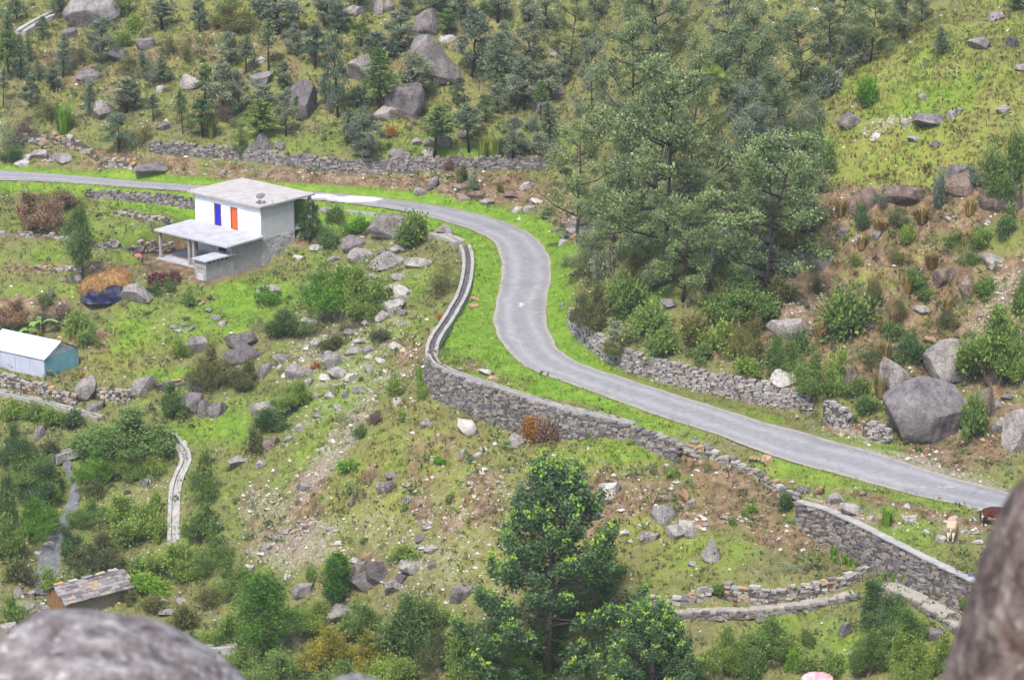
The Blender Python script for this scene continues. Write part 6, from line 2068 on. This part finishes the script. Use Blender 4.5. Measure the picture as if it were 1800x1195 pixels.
def tarp_mat():
    t = NT('blue_tarpaulin', .45, .4)
    f = t.noise(1.6, 4, .6)
    t.bump(t.noise(3.5, 4, .6, None, (1, 1, 2)), .8, .12)
    return t.color(t.ramp(f, [(0.36, (0.012, 0.014, 0.13)), (0.5, (0.05, 0.055, 0.12)), (0.68, (0.15, 0.15, 0.20))]))


M['straw'], M['tarp'] = straw_mat(), tarp_mat()


def loaf(L_, W_, H_, lo, hi, grow, rag, seed, n=40, m=14, slump=0.0):
    r = np.random.default_rng(seed)
    V, F = [], []
    ph = r.uniform(0, 6.28, 8)
    nz = lambda a: sum(math.sin(a * (q + 2) + ph[q]) / (q + 2) ** .5 for q in range(8)) / 3
    for i in range(m + 1):
        for k in range(n):
            a = 2 * math.pi * k / n
            c, s = math.cos(a), math.sin(a)
            f = lo + (hi - lo) * i / m
            drop = rag * (nz(a * 1.0) + .9 * max(0, -c)) * (1 - i / m)
            f -= drop
            px = math.copysign(abs(c) ** .7, c)
            py = math.copysign(abs(s) ** .7, s)
            k2 = math.sqrt(max(0.0, 1 - max(0, (f - .35) / .65) ** 2.0)) if f > .35 else 1 - .06 * (.35 - f)
            j = 1 + r.normal(0, .012) + .07 * nz(a + f * 2)
            tall = 1 - slump * .5 * (1 - px) * .5 + .05 * nz(px * 2 + 3)
            V.append((px * L_ / 2 * (k2 + grow) * j, py * W_ / 2 * (k2 + grow) * j, f * H_ * tall + r.normal(0, .015)))
    for i in range(m):
        for k in range(n):
            F.append((i * n + k, i * n + (k + 1) % n, i * n + n + (k + 1) % n, i * n + n + k))
    F.append(tuple(m * n + k for k in range(n)))
    return MB().add(V, F)


loaf(4.7, 3.2, 2.2, -.12, .85, 0, 0, 1, slump=.35).build('tarpaulin', M['tarp'], hay, True)
thatch = loaf(4.7, 3.2, 2.3, .62, .999, .05, .30, 1, slump=.35).build('thatch', M['straw'], hay, True)
for k, x in enumerate((-1.2, .1, 1.3)):
    MB().tube([(x, -1.66, .9), (x + .1, -1.15, 1.72), (x + .2, .1, 2.2 + .06 * k), (x + .25, 1.2, 1.7)], .035, 6).build('holding_pole', M['bark'], hay)
# loose straw over the thatch and hanging from its edge
r = np.random.default_rng(14)
th = np.array([v.co[:] for v in thatch.data.vertices])
n = 4200
ia = r.integers(0, len(th), n)
C = th[ia] + r.normal(0, .09, (n, 3))
rad = C - np.array((0, 0, .9))
rad /= np.linalg.norm(rad, axis=1)[:, None]
C = C + rad * .04
D = np.stack([rad[:, 0] * .5, rad[:, 1] * 1.0, -np.abs(r.normal(.45, .3, n))], 1) + r.normal(0, .35, (n, 3))
V_, F_, T_ = leaves(C, D, .34, .13, r, r.random(n), .02)
tag(link('straw_wisps', arr_mesh('straw_wisps', V_, F_, M['straw']), hay), kind='stuff')

# red and white cloth heap on the terrace, thin pole, tree stump
cl = loaf(.9, .6, .4, -.1, .99, 0, 0, 5, 18, 6).build('cloth_heap', simple('red_cloth', (0.35, 0.05, 0.06), (0.6, 0.35, 0.33), 4, .9, .3), None, True)
cl.location = tuple(ground(242, 453)[0])
tag(cl, 'small heap of red and white cloth on the terrace near the canopy', 'cloth')
pp = ground(266, 478)[0]
pole = MB().tube([(0, 0, -.2), (.03, 0, 1.1), (-.02, .02, 2.2)], [.03, .026, .018], 6).build('yard_pole', M['bark'])
pole.location = tuple(pp)
tag(pole, 'thin leaning wooden pole at the edge of the yard', 'pole')
st = MB().tube([(0, 0, -.3), (.02, 0, .35), (0, .01, .75)], [.36, .27, .26], 12).build('tree_stump', M['bark'], None, True)
st.location = tuple(ground(90, 524)[0])
tag(st, 'pale cut tree stump on the terrace edge above the banana plants', 'stump')

# ------------------------------------------------------------------ tent
def sheet(name, c1, c2, rough=.45, trans=0.0):
    t = NT(name, rough, .35)
    f = t.noise(1.0, 4, .6)
    t.bump(t.noise(2.2, 4, .55, None, (3, 3, .5)), .45, .05)
    return t.color(t.ramp(f, [(0.3, c1), (0.7, c2)]))


M['tent_roof'] = sheet('white_tent_sheet', (0.60, 0.60, 0.64), (0.74, 0.74, 0.77))
M['tent_wall'] = sheet('bluish_plastic_sheet', (0.40, 0.43, 0.54), (0.52, 0.55, 0.66))
M['tent_end'] = sheet('teal_tarpaulin', (0.13, 0.34, 0.40), (0.22, 0.46, 0.52))
tp = ground(79, 664)[0]
tang = math.atan2(.56, -.83)                 # along the ridge, away to the left
tent = empty('tent', (tp[0], tp[1], tp[2] - .05), tang)
tag(tent, 'white plastic sheeted tent with teal end panel on the lower terrace', 'tent')
TL, TW, EV, RG = 6.6, 4.1, 1.72, 2.75        # local x along ridge, local y towards the front edge is 0, away is -TW
W_ = lambda f: -TW * f


def cloth_quad(nm, m, P00, P10, P11, P01, nu=14, nv=8, sag=.05, seed=0):
    r = np.random.default_rng(seed)
    A = [np.array(p, float) for p in (P00, P10, P11, P01)]
    nrm = np.cross(A[1] - A[0], A[3] - A[0])
    nrm /= np.linalg.norm(nrm)
    V, F = [], []
    for j in range(nv + 1):
        for i in range(nu + 1):
            s, q = i / nu, j / nv
            p = (A[0] * (1 - s) + A[1] * s) * (1 - q) + (A[3] * (1 - s) + A[2] * s) * q
            w = math.sin(math.pi * s * 4) ** 2 * math.sin(math.pi * q)
            V.append(tuple(p - nrm * sag * w + nrm * r.normal(0, .006)))
    for j in range(nv):
        for i in range(nu):
            k = j * (nu + 1) + i
            F.append((k, k + 1, k + nu + 2, k + nu + 1))
    n = len(V)
    V2 = V + [tuple(np.array(v) - nrm * .02) for v in V]
    F2 = F + [tuple(x + n for x in f[::-1]) for f in F]
    return MB().add(V2, F2).build(nm, m, tent, True)


cloth_quad('roof_sheet', M['tent_roof'], (-.12, .12, EV - .08), (TL, .12, EV - .08), (TL, -TW / 2, RG), (-.12, -TW / 2, RG), seed=1)
cloth_quad('roof_sheet', M['tent_roof'], (-.12, -TW / 2, RG), (TL, -TW / 2, RG), (TL, -TW - .12, EV - .08), (-.12, -TW - .12, EV - .08), seed=2)
cloth_quad('side_sheet', M['tent_wall'], (0, 0, -.1), (TL, 0, -.1), (TL, 0, EV), (0, 0, EV), seed=3, sag=.03)
cloth_quad('side_sheet', M['tent_wall'], (TL, -TW, -.1), (0, -TW, -.1), (0, -TW, EV), (TL, -TW, EV), seed=4, sag=.03)
cloth_quad('end_sheet', M['tent_end'], (0, -TW, -.1), (0, 0, -.1), (0, 0, EV - .12), (0, -TW, EV - .02), seed=5, sag=.03)
cloth_quad('end_sheet', M['tent_wall'], (TL - .02, 0, -.1), (TL - .02, -TW, -.1), (TL - .02, -TW, EV), (TL - .02, 0, EV), seed=6, sag=.03)
M['gable'] = sheet('thin_gable_sheet', (0.62, 0.63, 0.68), (0.72, 0.73, 0.77))
MB().add([(.05, -.02, EV - .1), (.05, -TW + .02, EV - .1), (.05, -TW / 2, RG - .04), (.07, -.02, EV - .1), (.07, -TW + .02, EV - .1), (.07, -TW / 2, RG - .04)], [(0, 2, 1), (3, 4, 5)]).build('gable_sheet', M['gable'], tent)
for a, c in (((-.02, 0, -.2), (-.02, 0, EV)), ((-.02, -TW, -.2), (-.02, -TW, EV)), ((-.02, -TW / 2, EV - .05), (-.02, -TW / 2, RG)), ((-.02, -TW * .28, EV), (-.02, -TW / 2, RG - .35)), ((-.02, -TW * .72, EV), (-.02, -TW / 2, RG - .35)), ((-.02, 0, EV), (-.02, -TW / 2, RG)), ((-.02, -TW, EV), (-.02, -TW / 2, RG)),
             ((1.65, .02, -.1), (1.65, .02, EV)), ((3.3, .02, -.1), (3.3, .02, EV)), ((4.95, .02, -.1), (4.95, .02, EV))):
    MB().tube([a, c], .022, 6).build('frame_pole', M['steel'], tent)

# ------------------------------------------------------------------ slate roofed hut
hutp = at_z(155, 1066, -79.9)
hb_z = float(hgt(hutp[0], hutp[1]))
hut = empty('slate_hut', (hutp[0], hutp[1], hb_z - .1), math.atan2(.61, .79))
tag(hut, 'small hut with a rough slate roof and orange wooden gable in the valley', 'hut')
HL, HW, HE, HR = 5.6, 3.2, 1.55, 2.3
M['slate'] = stone_mat('roof_slate', [(0.20, 0.18, 0.18), (0.26, 0.24, 0.24), (0.15, 0.135, 0.14), (0.31, 0.28, 0.27), (0.37, 0.29, 0.22), (0.23, 0.21, 0.215)], 0.05)
M['plank'] = simple('orange_planks', (0.20, 0.10, 0.045), (0.32, 0.18, 0.09), 4, .85, .3)
MB().box(-HL / 2 + .15, HL / 2 - .1, -HW / 2 + .15, -HW / 2 + .45, -.8, HE - .12).build('stone_front', M['stone_wall'], hut)
MB().box(-HL / 2 + .15, HL / 2 - .1, HW / 2 - .45, HW / 2 - .15, -.8, HE - .12).build('stone_back', M['stone_wall'], hut)
MB().box(HL / 2 - .4, HL / 2 - .12, -HW / 2 + .45, HW / 2 - .45, -.8, HE).build('stone_end', M['stone_wall'], hut)
MB().add([(-HL / 2 + .2, -HW / 2 + .2, -.8), (-HL / 2 + .2, HW / 2 - .2, -.8), (-HL / 2 + .2, HW / 2 - .2, HE - .1), (-HL / 2 + .2, 0, HR - .12), (-HL / 2 + .2, -HW / 2 + .2, HE - .1)], [(0, 1, 2, 3, 4)]).build('gable_back', M['dark_void'], hut)
for k in range(9):
    y0 = -HW / 2 + .18 + k * (HW - .36) / 9
    ym = y0 + (HW - .36) / 18
    zt = HR - .14 - (HR - HE) * abs(ym) / (HW / 2)
    MB().box(-HL / 2 + .12 - .015 * (k % 2), -HL / 2 + .17, y0 + .012, y0 + (HW - .36) / 9 - .012, -.8, zt).build('plank', M['plank'], hut)
sl = math.atan2(HR - HE, HW / 2)
r = np.random.default_rng(21)
for sgn in (-1, 1):
    MB().add([(-HL / 2, 0, HR - .05), (HL / 2, 0, HR - .05), (HL / 2, sgn * HW / 2, HE - .06), (-HL / 2, sgn * HW / 2, HE - .06)], [(0, 1, 2, 3)]).build('roof_bed', M['dark_void'], hut)
    rows = 6
    run = (HW / 2 + .22) / math.cos(sl)
    for j in range(rows):
        x = -HL / 2 - .12 + r.uniform(-.1, .1)
        while x < HL / 2:
            w = r.uniform(.32, .75)
            d = (j + .5) * run / rows
            st = link('slate', stone_mesh(int(r.integers(10)), 'slate'), hut)
            st.location = (x + w / 2, sgn * d * math.cos(sl), HR + .03 - d * math.sin(sl) + r.normal(0, .012))
            st.rotation_euler = (-sgn * (sl - .07) + r.normal(0, .03), r.normal(0, .03), r.normal(0, .05))
            st.scale = (w * 1.1, run / rows * 1.5, .07)
            x += w
for k in range(5):
    st = link('ridge_stone', stone_mesh(int(r.integers(10)), 'stone_warm'), hut)
    st.location = (-HL / 2 + .5 + k * 1.15, r.normal(0, .06), HR + .12)
    st.scale = (.9, .4, .1)
    st.rotation_euler = (0, r.normal(0, .05), r.normal(0, .1))

# ------------------------------------------------------------------ animals
def skin_body(name, joints, edges, material, parent, sub=2):
    me = bpy.data.meshes.new(name)
    me.from_pydata([j[:3] for j in joints], edges, [])
    o = bpy.data.objects.new(name, me)
    COL.objects.link(o)
    md = o.modifiers.new('Skin', 'SKIN')
    md.use_smooth_shade = True
    sv = me.skin_vertices[0].data
    for k, j in enumerate(joints):
        rr = j[3]
        sv[k].radius = rr if hasattr(rr, '__len__') else (rr, rr)
    sv[0].use_root = True
    ss = o.modifiers.new('Sub', 'SUBSURF')
    ss.levels = sub
    ss.render_levels = sub
    dg = bpy.context.evaluated_depsgraph_get()
    dg.update()
    me2 = bpy.data.meshes.new_from_object(o.evaluated_get(dg))
    bpy.data.objects.remove(o)
    me2.name = name
    me2.materials.clear()
    me2.materials.append(material)
    me2.polygons.foreach_set('use_smooth', [True] * len(me2.polygons))
    return link(name, me2, parent)


def hide_mat(name, back, belly, leg, z_leg, z_back):
    t = NT(name, .7, .2)
    co = t.coord()
    sp = t.n('SeparateXYZ')
    t.set(sp.inputs[0], co)
    z = t.math('ADD', sp.outputs[2], t.math('MULTIPLY', t.math('SUBTRACT', t.noise(3, 3), .5), .25))
    mr = t.n('MapRange')
    t.set(mr.inputs[0], z)
    mr.inputs[1].default_value = 0
    mr.inputs[2].default_value = 1.5
    c = t.ramp(mr.outputs[0], [(z_leg, leg), (z_leg + .12, belly), (z_back - .1, belly), (z_back, back)])
    return t.color(c)


# a quadruped facing +x, grazing: chest, barrel, croup; jointed legs; lowered neck and head
def quadruped(name, label, u, v, heading, scale, mat_, hoof, horse, tailmat, cat):
    P = ground(u, v)[0]
    root = empty(name, (P[0], P[1], float(hgt(P[0], P[1]))), heading)
    root.scale = (scale, scale, scale)
    tag(root, label, cat)
    J, E = [], []

    def j(x, y, z, rr, link_to=None):
        k_ = 1.28 if (abs(y) < .01 and x < .8) else (1.12 if abs(y) < .01 else 1.4)
        rr = tuple(q * k_ for q in rr)
        J.append((x, y, z, rr))
        if link_to is not None:
            E.append((link_to, len(J) - 1))
        return len(J) - 1

    wid = .25 if horse else .27
    mid = j(0, 0, 1.02, (wid + .03, .31))
    loin = j(-.38, 0, 1.06, (wid + .01, .27), mid)
    croup = j(-.68, 0, 1.08, (wid, .25), loin)
    rump = j(-.88, 0, 1.0, (.16, .18), croup)
    chest = j(.42, 0, 1.02, (wid, .31), mid)
    wither = j(.66, 0, 1.08, (.19, .25), chest)
    neck1 = j(.95, 0, .95, (.12, .19), wither)
    neck2 = j(1.22, 0, .66, (.09, .14), neck1)
    poll = j(1.40, 0, .42, (.085, .11), neck2)
    face = j(1.47, 0, .24, (.07, .085), poll)
    muzzle = j(1.50, 0, .08, (.055, .06), face)
    for s in (-1, 1):
        # hind leg: hip, stifle forward, hock back, fetlock, hoof
        hip = j(-.70, s * .15, .90, (.13, .17), croup)
        sti = j(-.58, s * .17, .70, (.09, .12), hip)
        hock = j(-.82, s * .16, .46, (.05, .06), sti)
        fet = j(-.78, s * .16, .14, (.038, .04), hock)
        j(-.75, s * .16, .03, (.05, .05), fet)
        sh = j(.52, s * .15, .86, (.10, .14), chest)
        el = j(.46, s * .16, .68, (.075, .09), sh)
        kn = j(.50, s * .16, .40, (.05, .05), el)
        ft = j(.49, s * .16, .13, (.036, .038), kn)
        j(.52, s * .16, .03, (.05, .05), ft)
    body = skin_body('body', J, E, mat_, root)
    MB().tube([(-.95, 0, 1.06), (-1.06, 0, .92), (-1.05, .02, .62), (-1.02, .02, .34)], [.04, .05, .055 if horse else .03, .02 if horse else .05], 7).build('tail', tailmat, root, True)
    for s in (-1, 1):
        MB().add([(1.34, s * .06, .50), (1.30, s * .17, .54), (1.38, s * .09, .46), (1.29, s * .11, .60 if horse else .52)], [(0, 1, 3), (0, 3, 2), (1, 2, 3), (0, 2, 1)]).build('ear', mat_, root)
        if not horse:
            MB().tube([(1.32, s * .05, .52), (1.27, s * .15, .6), (1.26, s * .16, .72)], [.025, .018, .005], 6).build('horn', hoof, root, True)
        MB().tube([(1.43, s * .075, .36), (1.435, s * .083, .355)], .014, 6).build('eye', M['dark_void'], root)
    if horse:
        mb = MB()
        for k in range(7):
            f = k / 6
            x, z = .70 + .62 * f, 1.26 - .62 * f
            mb.tube([(x, .02, z), (x - .04, .09, z - .12), (x - .08, .11, z - .26)], [.035, .03, .01], 5)
        mb.build('mane', tailmat, root, True)
    return root


M['cow'] = hide_mat('tan_cow_hide', (0.50, 0.36, 0.25), (0.58, 0.47, 0.36), (0.62, 0.56, 0.48), .25, .80)
M['horse'] = hide_mat('bay_horse_hide', (0.06, 0.018, 0.014), (0.20, 0.036, 0.015), (0.015, 0.011, 0.011), .42, .74)
M['black'] = simple('black_horn_hair', (0.012, 0.01, 0.012), (0.03, 0.024, 0.026), 5, .6, .1)
quadruped('cow', 'pale tan cow grazing with its back turned above the straight retaining wall', 1672, 946, math.radians(78), .98, M['cow'], M['black'], False, M['cow'], 'cow')
quadruped('horse', 'bay horse with dark legs grazing half hidden by the leaning boulder', 1750, 926, math.radians(-14), 1.0, M['horse'], M['black'], True, M['black'], 'horse')

# blue scrap on the coping and pink cloth in the lower bushes
sc_ = WALL['lower'][0][5]
rag = loaf(.34, .2, .12, -.1, .99, 0, 0, 7, 12, 5).build('blue_rag', simple('blue_cloth', (0.03, 0.08, 0.6), (0.06, 0.14, 0.75), 4, .8, .2), None, True)
rag.location = (sc_[0] + .1, sc_[1] - .1, sc_[2] + .12)
tag(rag, 'scrap of bright blue plastic lying on the wall coping', 'rag')
pk = loaf(2.1, 1.2, .8, -.1, .99, 0, 0, 9, 26, 8).build('pink_cloth', simple('pink_cloth', (0.55, 0.16, 0.24), (0.78, 0.62, 0.62), 2, .8, .4), None, True)
pk.location = tuple(ground(1437, 1203)[0] + np.array((0, 0, .05)))
tag(pk, 'pink and white cloth bundle lying among the lower bushes', 'cloth')

# ------------------------------------------------------------------ boulders beside the viewer
def near_rock(name, u, v, t, size, seed, rot, label, planes=10, tight=(.55, .9), rough=.03):
    d = ray(u, v) * t
    o = link(name, rock_mesh(seed, 'rock_f', 6, planes, tight, rough))
    o.location = (d[0], d[1], d[2] + CAMZ)
    o.scale = size
    o.rotation_euler = rot
    return tag(o, label, 'rock')


near_rock('boulder', 105, 1412, 15, (1.2, 1.1, 1.04), 402, (0, .12, .3), 'big lichen speckled boulder close to the viewer below the slate hut', 12, (.68, .93), .035)


def leaning_rock():
    """a tall blunt rock: squarish section, slanting top, running down into the ground"""
    V, F = ICO[6]
    V = V.copy()
    p = (np.abs(V) ** 3.4).sum(1) ** (1 / 3.4)
    V = V / p[:, None]
    V[:, 2] = np.where(V[:, 2] < 0, V[:, 2] * 2.6, V[:, 2])
    rad = V / (np.linalg.norm(V, axis=1)[:, None] + 1e-6)
    V += rad * (.06 * n3d(V, 3, 71) + .045 * n3d(V, 8, 72) + .025 * n3d(V, 20, 73))[:, None]
    o = link('boulder', arr_mesh('boulder', V, F, M['rock_e'], True))
    d = ray(1856, 1150) * 12.5
    o.location = (d[0], d[1], d[2] + CAMZ)
    o.scale = (.40, .5, .84)
    o.rotation_euler = (0, math.radians(13.4), 0)
    tag(o, 'tall lichen covered rock close to the viewer half hiding the horse', 'rock')


leaning_rock()
near_rock('boulder', 628, 1275, 17, (.36, .4, .3), 404, (0, -.2, .4), 'small dark rock top at the very bottom edge below the yellow shrub', 8, (.6, .9), .03)

# ------------------------------------------------------------------ thin valley haze
def haze(density):
    m = bpy.data.materials.new('valley_haze')
    m.use_nodes = True
    nt = m.node_tree
    nt.nodes.clear()
    out = nt.nodes.new('ShaderNodeOutputMaterial')
    pv = nt.nodes.new('ShaderNodeVolumePrincipled')
    pv.inputs['Color'].default_value = (0.90, 0.93, 0.97, 1)
    pv.inputs['Density'].default_value = density
    pv.inputs['Anisotropy'].default_value = 0.2
    nt.links.new(pv.outputs[0], out.inputs['Volume'])
    o = MB().box(-110, 110, -40, 440, float(GH.min()) - 1.2, float(GH.max()) + 16).build('haze', m)
    tag(o, 'thin pale haze filling the valley air', 'haze', kind='stuff')


haze(0.00024)

settle_labels()
